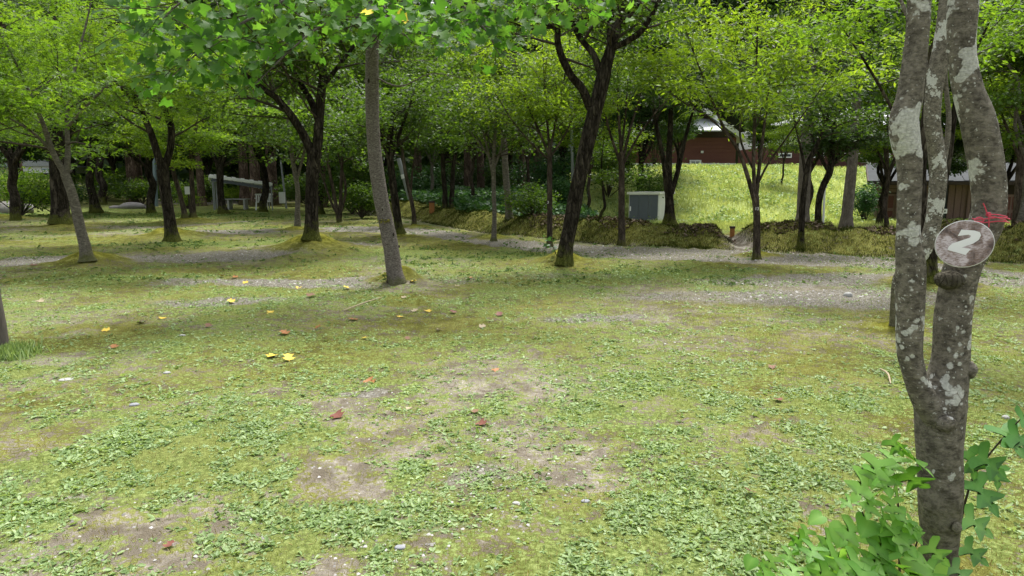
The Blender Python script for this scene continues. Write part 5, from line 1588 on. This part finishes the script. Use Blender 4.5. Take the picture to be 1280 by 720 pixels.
# garden rocks, distant left bits
for px, py, w, lab in ((166, 257, 1.6, 'long flat grey rock in the moss garden, left of the lamp post'), (145, 259, .8, 'small dark rock beside the long flat one'), (186, 259, .7, 'small rock at the foot of the lamp post'), (8, 246, 2.6, 'broad pale boulder among shrubs at the left edge')):
    d = 40 if px > 20 else 34
    p = Pd(px, py, d); p[2] = hz(p[0], p[1])
    m = knob(px, py, d, w / 2, (1, .6, .32), int(px)); mv = m.v[0]; m.v[0] = mv - mv.mean(0) + p + [0, 0, w * .06]
    solo('garden_rock', m, M['water_rock'], lab, 'rock', 'rocks in the moss garden', loc=p)
hp = Pd(40, 225, 56); hp[2] = hz(hp[0], hp[1])
hs_ = thing('distant_house', hp, 'pale house with a blue panel glimpsed through trees at far left', 'house')
zt = Pd(40, 208, 56)[2]
m = Mesh(); box(m, [hp[0] - 2.4, 56, hp[2]], [hp[0] + 2.4, 60, zt]); part('wall', m, M['white'], hs_, smooth=False)
m = Mesh(); box(m, [hp[0] + .9, 55.9, hp[2] + .3], [hp[0] + 1.9, 55.99, zt - .2]); part('panel', m, M['blue'], hs_, smooth=False)
m = Mesh(); prism(m, [(-2.8, 0), (2.8, 0), (0, .7)], 4.6, (1, 0, 0), (0, 0, 1), (0, 1, 0), [hp[0], 55.7, zt + .003]); part('roof', m, M['galv'], hs_, smooth=False)
hp = Pd(296, 240, 62); hp[2] = hz(hp[0], hp[1])
hs_ = thing('distant_house', hp, 'pale blue-grey outbuilding seen under the shelter roof', 'house')
m = Mesh(); box(m, [hp[0] - 1.1, 62, hp[2]], [hp[0] + 1.1, 64, hp[2] + 1.5]); part('wall', m, M['concrete'], hs_, smooth=False)
m = Mesh(); box(m, [hp[0] - 1.2, 61.8, hp[2] + 1.503], [hp[0] + 1.2, 64.2, hp[2] + 1.6]); part('roof', m, M['galv'], hs_, smooth=False)


# ------------------------------------------------------------------ shrubs
def shrub(px, py, d, w, h, label, leaf, size=.09, n=3500, seed=0, name='shrub'):
    r = np.random.default_rng(seed + 900)
    p = Pd(px, py, d); p[2] = hz(p[0], p[1])
    t = thing(name, p, label, 'shrub')
    m = Mesh(); cl = []
    for k in range(12):
        a = r.uniform(0, 6.28); q = r.uniform(.2, .95)
        tip = p + [math.cos(a) * w / 2 * q, math.sin(a) * w / 2 * q, h * (1.05 - .5 * q * q) * r.uniform(.8, 1)]
        tube(m, np.array([p, (p + tip) / 2 + r.normal(0, .05, 3), tip]), [.03, .02, .006], 5)
        cl.append(tip); cl.append((p * .35 + tip * .65))
    part('stems', m, M['twig'], t, kind='stuff')
    cl = np.array(cl); i = r.integers(0, len(cl), n)
    P = cl[i] + r.normal(0, 1, (n, 3)) * [w * .11, w * .11, h * .10]
    P[:, 2] = np.maximum(P[:, 2], p[2] + .03)
    m = Mesh(); scatter_leaves(m, P, size * r.uniform(.6, 1.3, n), D1, r, .7, None, np.clip((i * .137 % 1) * .5 + r.uniform(0, .5, n), 0, 1))
    part('foliage', m, M[leaf], t, kind='stuff')


shrub(665, 274, 21.5, 1.5, 1.05, 'bushy yellow-green shrub on the bank beside the tagged thin tree', 'leaf_mid', .08, 2600, 1)
shrub(452, 268, 29, 2.0, 1.35, 'rounded green shrub behind the grey leaning trunk', 'leaf_mid', .10, 3500, 2)
shrub(440, 262, 33, 3.4, 2.6, 'taller leafy shrub behind the rounded one', 'leaf_mid', .12, 5000, 3)
shrub(25, 262, 31, 4.5, 1.9, 'low spreading maple shrub at the left edge behind the bright lawn', 'leaf_maple', .11, 6000, 4)
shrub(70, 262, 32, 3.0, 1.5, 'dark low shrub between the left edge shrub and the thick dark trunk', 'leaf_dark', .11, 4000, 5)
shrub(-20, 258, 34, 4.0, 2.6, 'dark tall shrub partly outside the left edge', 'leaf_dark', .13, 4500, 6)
shrub(178, 256, 45, 3.4, 1.5, 'rounded light green shrub left of the lamp post', 'leaf_mid', .13, 3500, 7)
shrub(212, 256, 45, 2.2, 1.4, 'rounded green shrub right of the lamp post', 'leaf_mid', .13, 2500, 8)
shrub(235, 256, 40, 1.6, .8, 'small yellow-green shrub below the white notice', 'leaf_bright', .1, 1500, 9)
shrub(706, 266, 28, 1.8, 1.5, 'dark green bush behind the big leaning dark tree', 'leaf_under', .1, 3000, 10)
shrub(815, 246, 31.6, 2.2, 1.9, 'green bush leaning over the roof of the steel shed', 'leaf_mid', .1, 3500, 11)
shrub(1083, 250, 30.5, 1.5, 1.6, 'dark shrub at the left corner of the brown cabin', 'leaf_under', .1, 3000, 13)
shrub(760, 240, 34, 4.2, 2.6, 'broad mid-green bush behind the narrow end of the slope', 'leaf_mid', .13, 5000, 14)
shrub(950, 213, 47.5, 3.0, 4.2, 'tall leafy bush filling the gap between the two red-brown buildings', 'leaf_mid', .16, 6000, 21)
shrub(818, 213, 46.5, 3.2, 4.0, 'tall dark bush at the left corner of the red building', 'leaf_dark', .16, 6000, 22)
shrub(130, 258, 47, 4.5, 1.8, 'wide mid-green bush behind the moss garden rocks', 'leaf_mid', .15, 4500, 23)
shrub(300, 256, 52, 4.5, 1.0, 'low yellow-green hedge seen through the open shelter', 'leaf_bright', .13, 3500, 26)
shrub(255, 256, 46, 3.0, 1.7, 'leafy bush left of the shelter posts', 'leaf_mid', .14, 3500, 24)
shrub(385, 258, 44, 3.5, 1.9, 'leafy bush between the service pole and the stout dark tree', 'leaf_mid', .14, 4000, 25)
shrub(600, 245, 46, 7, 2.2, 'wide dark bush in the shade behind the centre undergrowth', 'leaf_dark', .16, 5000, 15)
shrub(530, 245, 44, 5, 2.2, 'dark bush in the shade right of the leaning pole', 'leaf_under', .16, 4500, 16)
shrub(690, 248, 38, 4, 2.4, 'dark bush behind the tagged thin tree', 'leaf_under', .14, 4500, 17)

# small crooked trunk left of the shed
traced_tree('small_crooked_tree', 'small dark crooked sapling left of the steel shed on the bank', 130, 'bark_dark', 'leaf_mid', [
    [(748, 275, 18.8, .05), (752, 266, 18.8, .045), (756, 258, 18.8, .04), (754, 240, 18.8, .035), (752, 205, 18.8, .02), (755, 170, 18.8, .01)]],
    dict(n=8, len=1.3, per=24, rad=.3, size=.09, maxn=3000, trunk_t0=.4, minz=1.8), sides=7, flare=.1)

# ------------------------------------------------------------------ buildings on the right
def wall_boards(t, x0, x1, y, z0, z1, step, mat, name='board', vert=True, gap=.02):
    n = max(1, int(round((x1 - x0 if vert else z1 - z0) / step)))
    for k in range(n):
        m = Mesh()
        j = .012 * (k % 2)
        if vert:
            w = (x1 - x0) / n; box(m, [x0 + k * w + gap / 2, y - .03 - j, z0], [x0 + (k + 1) * w - gap / 2, y, z1])
        else:
            w = (z1 - z0) / n; box(m, [x0, y - .03 - j, z0 + k * w + gap / 2], [x1, y, z0 + (k + 1) * w - gap / 2])
        part(name, m, mat, t, smooth=False)


# brown wooden cabin
dc = 32.0
cx0, cx1 = Pd(1094, 280, dc)[0], Pd(1330, 280, dc)[0]
zb = hz(cx0 + 2, dc) - .2; ze = Pd(1094, 226, dc)[2]
cab = thing('wooden_cabin', [cx0, dc, zb], 'low dark brown wooden cabin with panelled shutters behind the numbered tree', 'building')
m = Mesh(); box(m, [cx0, dc, zb], [cx1, dc + 5, ze + .1]); part('wall', m, M['wood_dark'], cab, smooth=False)


def cabx(px): return cx0 + (Pd(px, 260, dc)[0] - cx0) * .82


zA, zB = Pd(1110, 281, dc)[2], Pd(1110, 242, dc)[2]
for a, b in ((1098, 1121), (1124, 1147), (1228, 1250), (1253, 1275)):      # panelled shutters
    x0, x1 = cabx(a), cabx(b)
    m = Mesh(); box(m, [x0, dc - .05, zA], [x1, dc - .003, zB]); sh_ = part('shutter', m, M['wood_brown'], cab, smooth=False)
    w = (x1 - x0)
    for i in range(2):
        for j in range(2):
            m = Mesh(); box(m, [x0 + w * (.14 + .4 * i), dc - .075, zA + (zB - zA) * (.08 + .47 * j)], [x0 + w * (.44 + .4 * i), dc - .053, zA + (zB - zA) * (.46 + .47 * j)]); part('panel', m, M['wood_red'], sh_, smooth=False)
wall_boards(cab, cabx(1187), cabx(1212), dc - .003, zA, Pd(1110, 230, dc)[2], .22, M['wood_brown'])
wall_boards(cab, cabx(1150), cabx(1174), dc - .003, zA, Pd(1110, 232, dc)[2], .22, M['wood_brown'])
wall_boards(cab, cx0 + .05, cabx(1150), dc - .003, zB + .05, ze, .2, M['wood_brown'], vert=False)
m = Mesh(); box(m, [cabx(1176), dc - .02, zA], [cabx(1186), dc - .002, Pd(1, 232, dc)[2]]); part('doorway', m, M['glass'], cab, smooth=False)
for px in (1095, 1123, 1149, 1175, 1213, 1226, 1252):
    m = Mesh(); box(m, [cabx(px) - .06, dc - .14, zb], [cabx(px) + .06, dc - .082, ze]); part('column', m, M['wood_brown'], cab, smooth=False)
m = Mesh(); box(m, [cx0, dc - .12, zb], [cx1, dc - .004, zA - .02]); part('plinth', m, M['concrete'], cab, smooth=False)
rp = Pd(1083, 211, dc)[2]
for k in range(24):
    x0 = cx0 - .45 + k * .41
    vv = np.array([[x0 + a, y, z + t_ + .02 * (k % 2)] for t_ in (0, .05) for a, y, z in ((0, dc - .9, ze - .05), (.4, dc - .9, ze - .05), (.4, dc + 2.5, rp + .25), (0, dc + 2.5, rp + .25))])
    part('roof_sheet', Mesh().add(vv, [[3, 2, 1, 0], [4, 5, 6, 7], [0, 1, 5, 4], [1, 2, 6, 5], [2, 3, 7, 6], [3, 0, 4, 7]]), M['roof_dark'], cab, smooth=False)
m = Mesh(); bar(m, [cx0 - .47, dc - .92, ze - .08], [cx0 - .47, dc + 2.5, rp + .2], .06, .16); part('verge_board', m, M['wood_dark'], cab, smooth=False)
m = Mesh(); bar(m, [cx0 - .5, dc - .95, ze - .1], [cx1, dc - .95, ze - .1], .05, .14); part('eave_board', m, M['wood_dark'], cab, smooth=False)
cab.rotation_euler = (0, 0, math.radians(-25))
c = Pd(1181, 264, dc - 2.2)
ns = thing('small_notice', c, 'tiny white square notice with a black mark by the cabin doorway', 'notice')
m = Mesh(); box(m, c + [-.1, -.01, -.1], c + [.1, .01, .1]); part('plate', m, M['white'], ns, smooth=False)
m = Mesh(); prism(m, [(.045, 0), (0, .05), (-.045, 0), (0, -.05)], .004, (1, 0, 0), (0, 0, 1), (0, -1, 0), c + [0, -.0105, 0]); part('mark', m, M['dark_metal'], ns, smooth=False)

# red-brown gabled building on top of the slope
dr = 50.0
rx0, rx1 = Pd(795, 200, dr)[0], Pd(919, 200, dr)[0]
zb = hz((rx0 + rx1) / 2, dr) - .3
zf = Pd(1, 204, dr)[2]; ze = Pd(1, 172, dr)[2]; zr = Pd(1, 128, dr)[2]
red = thing('red_building', [rx0, dr, zb], 'red-brown boarded building with pale gable roof above the grassy slope', 'building')
m = Mesh(); box(m, [rx0, dr, zf], [rx1, dr + 8, ze]); part('wall', m, M['wood_red'], red, smooth=False)
m = Mesh(); box(m, [rx0 - .05, dr - .06, zb], [rx1 + .05, dr + 8.05, zf - .003]); part('foundation', m, M['white'], red, smooth=False)
wall_boards(red, rx0, rx1, dr - .002, zf, ze, .26, M['wood_red'], vert=False)
xm = (rx0 + rx1) / 2
m = Mesh(); prism(m, [(rx0 - xm, 0), (rx1 - xm, 0), (0, zr - ze)], 8, (1, 0, 0), (0, 0, 1), (0, 1, 0), [xm, dr + .01, ze + .002]); part('gable', m, M['wood_dark'], red, smooth=False)
for sg in (-1, 1):
    xe = xm + sg * ((rx1 - rx0) / 2 + .7)
    m = Mesh()
    a, b = np.array([xm, dr - .7, zr + .15]), np.array([xe, dr - .7, ze - .3])
    vv = np.array([p + np.array([0, q, t_]) for t_ in (0, .12) for p, q in ((a, 0), (b, 0), (b, 9.5), (a, 9.5))])
    m.add(vv, [[3, 2, 1, 0], [4, 5, 6, 7], [0, 1, 5, 4], [1, 2, 6, 5], [2, 3, 7, 6], [3, 0, 4, 7]]); part('roof', m, M['roof_pale'], red, smooth=False)
    m = Mesh(); bar(m, a + [0, -.03, -.03], b + [0, -.03, -.03], .05, .3); part('verge_board', m, M['white'], red, smooth=False)
# front lean-to roof
za, zc = Pd(1, 166, dr)[2], Pd(1, 150, dr)[2]
m = Mesh(); vv = np.array([[x, y, z + t_] for t_ in (0, .08) for x, y, z in ((Pd(838, 1, dr)[0], dr - 1.6, za), (Pd(902, 1, dr)[0], dr - 1.6, za), (Pd(902, 1, dr)[0], dr - .02, zc), (Pd(838, 1, dr)[0], dr - .02, zc))])
m.add(vv, [[3, 2, 1, 0], [4, 5, 6, 7], [0, 1, 5, 4], [1, 2, 6, 5], [2, 3, 7, 6], [3, 0, 4, 7]]); part('lean_to_roof', m, M['roof_pale'], red, smooth=False)
m = Mesh(); xx = Pd(877, 1, dr)[0]; zz1 = Pd(1, 200, dr)[2]; zz0 = Pd(1, 214, dr)[2]
box(m, [xx - .42, dr - .14, zz0], [xx + .42, dr - .065, zz1]); dr_ = part('door', m, M['white'], red, smooth=False)
for i in (0, 1):
    m = Mesh(); box(m, [xx - .3 + i * .33, dr - .155, zz0 + .1], [xx - .03 + i * .33, dr - .142, zz1 - .1]); part('pane', m, M['galv'], dr_, smooth=False)
c = Pd(877, 190, dr); m = Mesh(); box(m, [c[0] - .08, dr - .2, c[2] - .08], [c[0] + .08, dr - .03, c[2] + .08]); part('wall_lamp', m, M['white'], red, smooth=False)

# second building with white half-timbered upper wall and outside stair
d2 = 53.0
x0, x1 = Pd(960, 200, d2)[0], Pd(1165, 200, d2)[0]
zb = hz((x0 + x1) / 2, d2) - .3; zm = Pd(1, 183, d2)[2]; ze = Pd(1, 158, d2)[2]; zr = Pd(1, 120, d2)[2]
tb_ = thing('timbered_building', [x0, d2, zb], 'long dark red building with white timbered upper wall and an outside stair', 'building')
m = Mesh(); box(m, [x0, d2, zb], [x1, d2 + 7, zm]); part('wall', m, M['wood_red'], tb_, smooth=False)
m = Mesh(); box(m, [x0, d2 + .05, zm + .003], [x1, d2 + 7, ze]); part('upper_wall', m, M['white'], tb_, smooth=False)
wall_boards(tb_, x0, x1, d2 - .002, zb + .4, zm - .12, .3, M['wood_maroon'], vert=False)
n = 9
for k in range(n + 1):
    xx = x0 + (x1 - x0) * k / n
    m = Mesh(); bar(m, [xx, d2 - .05, zm - .1], [xx, d2 - .05, ze], .2); part('timber', m, M['wood_dark'], tb_, smooth=False)
    if k < n and k % 2 == 0:
        m = Mesh(); bar(m, [xx + .1, d2 - .03, zm], [xx + (x1 - x0) / n - .1, d2 - .03, ze], .14); part('brace', m, M['wood_dark'], tb_, smooth=False)
m = Mesh(); bar(m, [x0, d2 - .1, zm - .05], [x1, d2 - .1, zm - .05], .16, .2); part('rail_beam', m, M['wood_dark'], tb_, smooth=False)
m = Mesh(); vv = np.array([[x, y, z + t_] for t_ in (0, .12) for x, y, z in ((x0 - .8, d2 - 1.2, ze - .15), (x1 + .8, d2 - 1.2, ze - .15), (x1 + .8, d2 + 4, zr), (x0 - .8, d2 + 4, zr))])
m.add(vv, [[3, 2, 1, 0], [4, 5, 6, 7], [0, 1, 5, 4], [1, 2, 6, 5], [2, 3, 7, 6], [3, 0, 4, 7]]); part('roof', m, M['roof_pale'], tb_, smooth=False)
for k in range(5):
    xx = x0 + (x1 - x0) * (k + .5) / 5
    m = Mesh(); box(m, [xx - .5, d2 - .1, zb + 1.2], [xx + .5, d2 - .045, zm - .5]); w_ = part('window', m, M['white'], tb_, smooth=False)
    m = Mesh(); box(m, [xx - .42, d2 - .115, zb + 1.28], [xx + .42, d2 - .102, zm - .58]); part('pane', m, M['glass'], w_, smooth=False)
sa, sb_ = Pd(1062, 188, d2 - 2), Pd(1096, 213, d2 - 2)
for k in range(9):
    q = sa + (sb_ - sa) * (k + .5) / 9
    m = Mesh(); box(m, q + [-.16, -.5, -.03], q + [.16, .5, .03]); part('stair_tread', m, M['concrete'], tb_, smooth=False)
for dz in (-.1, .45, .9):
    m = Mesh(); bar(m, sa + [0, -.55, dz], sb_ + [0, -.55, dz], .08, .1); part('stair_rail', m, M['white'] if dz < 0 else M['wood_dark'], tb_, smooth=False)
for px, lab, ln in ((762, 'pale blue sheet roof glimpsed through leaves left of the shed', 1.5),):
    c = Pd(px, 206, 44); t = thing('sheet_roof', [c[0], c[1], hz(c[0], c[1])], lab, 'roof')
    m = Mesh(); bar(m, c + [-ln, 0, -.15], c + [ln, 0, .1], 1.2, .06); part('sheet', m, M['roof_pale'], t, smooth=False)
    for i in (-1.2, 1.2):
        m = Mesh(); bar(m, [c[0] + i, c[1], hz(c[0] + i, c[1])], c + [i, 0, -.18], .1); part('post', m, M['galv'], t, smooth=False)

# ------------------------------------------------------------------ ground vegetation (stuff)
rng = np.random.default_rng(31)


def density_points(n, y0, y1, xw, power=1.6):
    """points denser near the camera, inside a generous wedge"""
    u = rng.uniform(0, 1, n)
    y = y0 + (y1 - y0) * u ** power
    x = rng.uniform(-1, 1, n) * (xw * y + .6)
    return x, y


# broad-leaved weeds
x, y = density_points(380000, 1.9, 13, .82)
g, mo, w = masks(x, y)
cl = fnoise(x * 3.2, y * 3.2, 71, 3); cl2 = fnoise(x * 9, y * 9, 73, 2)
keep = rng.uniform(0, 1, len(x)) < np.clip((w - .25) * 1.3, 0, 1) * np.clip((cl - .34) * 4.0, .08, 1) * np.clip((cl2 - .25) * 3, .15, 1)
x, y = x[keep], y[keep]; z = H(x, y)
P0 = np.stack([x, y, z], 1)
per = 5
base = np.repeat(P0, per, 0)
a = rng.uniform(0, 6.28, len(base))
sz = np.repeat((.45 + 1.3 * rng.uniform(0, 1, len(P0)) ** 2.6) * (.018 + .0012 * P0[:, 1]), per) * rng.uniform(.7, 1.2, len(base))
hd = np.stack([np.cos(a), np.sin(a), rng.uniform(.1, .9, len(base))], 1) * 3
m = Mesh()
LF = (np.array([[0, 0, 0], [.22, .35, .06], [.2, .75, .02], [0, 1, -.1], [-.2, .75, .02], [-.22, .35, .06]]), np.array([[0, 1, 2], [0, 2, 3], [0, 3, 4], [0, 4, 5]]))
wt = np.clip(np.repeat(rng.uniform(0, 1, len(P0)), per) * .7 + .3 * rng.uniform(0, 1, len(base)), 0, 1)
bp = base + np.stack([np.cos(a), np.sin(a), np.ones_like(a) * .5], 1) * sz[:, None] * .15
near = base[:, 1] < 5.5
for sel, tp in ((near, LF), (~near & (rng.uniform(0, 1, len(near)) < .8), T_diamond(.27, .05))):
    scatter_leaves(m, bp[sel], sz[sel], tp, rng, .35, hd[sel], wt[sel])
tag(part('low_weeds', m, M['weed']), 'low broad-leaved weeds carpeting the foreground', None, None, 'stuff')
print('weeds', len(P0))

# grass blades
BL = (np.array([[-.06, 0, 0], [.06, 0, 0], [.03, .6, .02], [0, 1, -.08]]), np.array([[0, 1, 2], [0, 2, 3]]))


def blades(x, y, size, mat, name, label, lean=.5, tint=None, per=1):
    z = H(x, y)
    n = len(x)
    a = rng.uniform(0, 6.28, n)
    P = np.stack([x, y, z - .003], 1)
    up = np.stack([np.cos(a) * lean * rng.uniform(0, 1, n), np.sin(a) * lean * rng.uniform(0, 1, n), np.ones(n)], 1) * 3
    nr = np.stack([-np.sin(a) * .2 + np.cos(a), np.sin(a), np.zeros(n)], 1)
    m = Mesh(); scatter_leaves(m, P, size, BL, rng, .3, up, tint, nr)
    return tag(part(name, m, M[mat]), label, None, None, 'stuff')


x, y = density_points(330000, 1.9, 16, .82)
g, mo, w = masks(x, y)
cl = fnoise(x * 2.2 + 9, y * 2.2, 81, 3); side = sstep(-.5, 2.0, x)
keep = rng.uniform(0, 1, len(x)) < np.clip((w - .15), 0, 1) * (.25 + .95 * side) * np.clip((cl - .33) * 4, .04, 1)
x, y = x[keep], y[keep]
blades(x, y, rng.uniform(.5, 1.4, len(x)) * (.017 + .0014 * y), 'blade', 'short_grass', 'short pale-green grass in the foreground', .9)
print('blades', len(x))
x, y = density_points(210000, 1.9, 14, .82)
g, mo, w = masks(x, y)
keep = rng.uniform(0, 1, len(x)) < np.clip(mo - .25, 0, 1) * (1 - g) * .9
x, y = x[keep], y[keep]
blades(x, y, rng.uniform(.5, 1.3, len(x)) * (.007 + .0012 * y), 'moss_fuzz', 'moss_cover', 'olive-yellow moss tips covering the ground', 1.2)
print('moss', len(x))
x, y = density_points(110000, 1.9, 10, .82)
keep = (rng.uniform(0, 1, len(x)) < .25 + .7 * sstep(1.2, 2.6, x) * sstep(7, 3, y) * fnoise(x * 3, y * 3, 7))
x, y = x[keep], y[keep]
blades(x, y, rng.uniform(.5, 1.5, len(x)) * .024, 'straw', 'dry_grass', 'dry straw-coloured grass bits', 2.5)
# tufts at the wooden post
n = 1500
a = rng.uniform(0, 6.28, n); r_ = np.abs(rng.normal(0, .12, n))
blades(pb[0] + .08 + np.cos(a) * r_, pb[1] - .05 + np.sin(a) * r_, rng.uniform(.05, .14, n), 'weed', 'grass_tuft', 'long grass tuft at the foot of the left wooden post', .8)
# middle distance weeds and lawn
x, y = density_points(150000, 11, 40, .85, 1.2)
g, mo, w = masks(x, y); t_ = bank_t(x, y)
keep = (rng.uniform(0, 1, len(x)) < np.clip(w - .2, 0, 1) * 1.1 * np.clip((fnoise(x * 1.3, y * 1.3, 91) - .35) * 4, .1, 1)) & ((t_ < -.05) | (x < -8)) & (y < 36)
x, y = x[keep], y[keep]
blades(x, y, rng.uniform(.5, 1.3, len(x)) * (.02 + .0018 * y), 'blade', 'lawn_grass', 'short grass in the middle distance', 1.1)
x, y = density_points(60000, 10.5, 34, .85, 1.1)
g, mo, w = masks(x, y); t_ = bank_t(x, y)
keep = (rng.uniform(0, 1, len(x)) < np.clip(w - .3, 0, 1) * 1.3 * np.clip((fnoise(x * 1.7, y * 1.7, 95) - .42) * 5, .02, 1)) & ((t_ < -.05) | (x < -8))
x, y = x[keep], y[keep]
base = np.repeat(np.stack([x, y, H(x, y)], 1), 4, 0); a = rng.uniform(0, 6.28, len(base))
sz = (.02 + .0022 * base[:, 1]) * rng.uniform(.6, 1.5, len(base))
hd = np.stack([np.cos(a), np.sin(a), rng.uniform(.1, 1.2, len(base))], 1) * 3
m = Mesh(); scatter_leaves(m, base + [0, 0, .01], sz, LF, rng, .4, hd, np.repeat(rng.uniform(0, .8, len(x)), 4))
tag(part('far_weeds', m, M['far_weed']), 'patches of low green weeds in the middle distance', None, None, 'stuff')
# mossy, shaggy bank
x = rng.uniform(-7, 15, 95000); t_ = rng.uniform(-.15, 1.9, 95000)
yf = np.interp(x, BANK[:, 0], BANK[:, 1]); y = yf + t_ / np.interp(x, [-6, -1, 2, 30], [.75, .62, .78, .9])
keep = np.abs(x - (5.6 + .12 * (y - 17))) > .3 * rng.uniform(.5, 1.3, len(x))
x, y = x[keep], y[keep]
tt = np.clip(.75 * fnoise(x * 1.5, y * 1.5, 33) + .25 * rng.uniform(0, 1, len(x)), 0, 1)
q = leaf_mat('bank_moss', (.012, .020, .004), (.042, .058, .010), (.12, .145, .026), .2, .9, .05, 1.0); M['bank_moss'] = q
blades(x, y, rng.uniform(.03, .10, len(x)) * (.4 + 1.0 * fnoise(x * 2, y * 2, 35)), 'bank_moss', 'bank_moss', 'shaggy dark moss and grass hanging over the bank', 1.8, tt * 1.3 - .15)
# dead leaves on top of the bank
n = 9000
x = rng.uniform(.5, 12, n); yf = np.interp(x, BANK[:, 0], BANK[:, 1]); y = yf + rng.uniform(.7, 2.4, n)
keep = fnoise(x * 1.2, y * 1.2, 44) > .52; x, y = x[keep], y[keep]
m = Mesh(); scatter_leaves(m, np.stack([x, y, H(x, y) + .03], 1), rng.uniform(.05, .10, len(x)), D1, rng, .5)
q = leaf_mat('leaf_litter', (.05, .03, .02), (.13, .09, .06), (.26, .21, .16), .05, .8, .1, 1.0); M['litter'] = q
tag(part('leaf_litter', m, M['litter']), 'dead brown leaves lying on top of the bank', None, None, 'stuff')
# bright grass of the slope
x = rng.uniform(3.0, 32, 105000); y = rng.uniform(26, 46, 105000)
keep = x > 3.0 + .5 * rng.normal(0, 1, len(x)); x, y = x[keep], y[keep]
tt = np.clip(fnoise(x * .8, y * .8, 55) * .9 - .15 + .45 * rng.uniform(0, 1, len(x)), 0, 1)
blades(x, y, rng.uniform(.10, .28, len(x)), 'slope_blade', 'slope_grass', 'bright meadow grass covering the slope', 1.3, tt)
n = 14000
x = rng.uniform(3.3, 30, n); y = rng.uniform(29, 46, n); keep = fnoise(x * 1.1, y * 1.1, 66) > .5; x, y = x[keep], y[keep]
m = Mesh(); P = np.stack([x, y, H(x, y) + .08], 1)
P = np.repeat(P, 4, 0) + rng.normal(0, .09, (len(P) * 4, 3)); scatter_leaves(m, P, rng.uniform(.08, .18, len(P)), D1, rng, .6)
tag(part('slope_weeds', m, M['weed']), 'leafy weeds dotting the bright slope', None, None, 'stuff')
# undergrowth behind the bank, centre
n = 30000
x = rng.uniform(-9, 3.2, n); y = rng.uniform(25, 48, n)
keep = (bank_t(x, y) > 1.6) & (x > np.interp(y, [25, 30, 48], [-3, -6, -9])); x, y = x[keep], y[keep]
hh_ = .35 + .5 * fnoise(x * .6, y * .6, 77)
P = np.stack([x, y, H(x, y) + hh_ * rng.uniform(.2, 1, len(x))], 1)
m = Mesh(); scatter_leaves(m, P, rng.uniform(.12, .26, len(P)), D1, rng, .6)
tag(part('undergrowth', m, M['leaf_under']), 'dense green undergrowth in the shade behind the bank', None, None, 'stuff')
# pebbles on bare ground
x, y = density_points(40000, 1.9, 9, .82)
g, mo, w = masks(x, y); b = blobs(BARE, x, y, 31)
keep = rng.uniform(0, 1, len(x)) < np.clip(np.maximum(b, g) - .3, 0, 1) * .5
x, y = x[keep], y[keep]; n = len(x)
PB = (np.array([[1, 0, 0], [0, 1, 0], [-1, 0, 0], [0, -1, 0], [0, 0, .7]]), np.array([[0, 1, 4], [1, 2, 4], [2, 3, 4], [3, 0, 4]]))
m = Mesh(); scatter_leaves(m, np.stack([x, y, H(x, y) - .001], 1), rng.uniform(.3, 1, n) ** 2 * .011 + .002, PB, rng, .15)
tag(part('pebbles', m, M['pebble']), 'small grey pebbles strewn on the bare soil', None, None, 'stuff')
x, y = density_points(30000, 9, 20, .85, 1.0)
g, mo, w = masks(x, y); keep = rng.uniform(0, 1, len(x)) < np.clip(g - .4, 0, 1) * .6
x, y = x[keep], y[keep]
m = Mesh(); scatter_leaves(m, np.stack([x, y, H(x, y) - .002], 1), rng.uniform(.3, 1, len(x)) ** 2 * .025 + .005, PB, rng, .15)
tag(part('gravel', m, M['pebble']), 'loose gravel on the tracks', None, None, 'stuff')
tot = sum(len(o.data.polygons) for o in bpy.data.objects if o.type == 'MESH' and o.data.users >= 1)
print('objects', len(bpy.data.objects), 'polys', sum(len(me.polygons) for me in bpy.data.meshes))
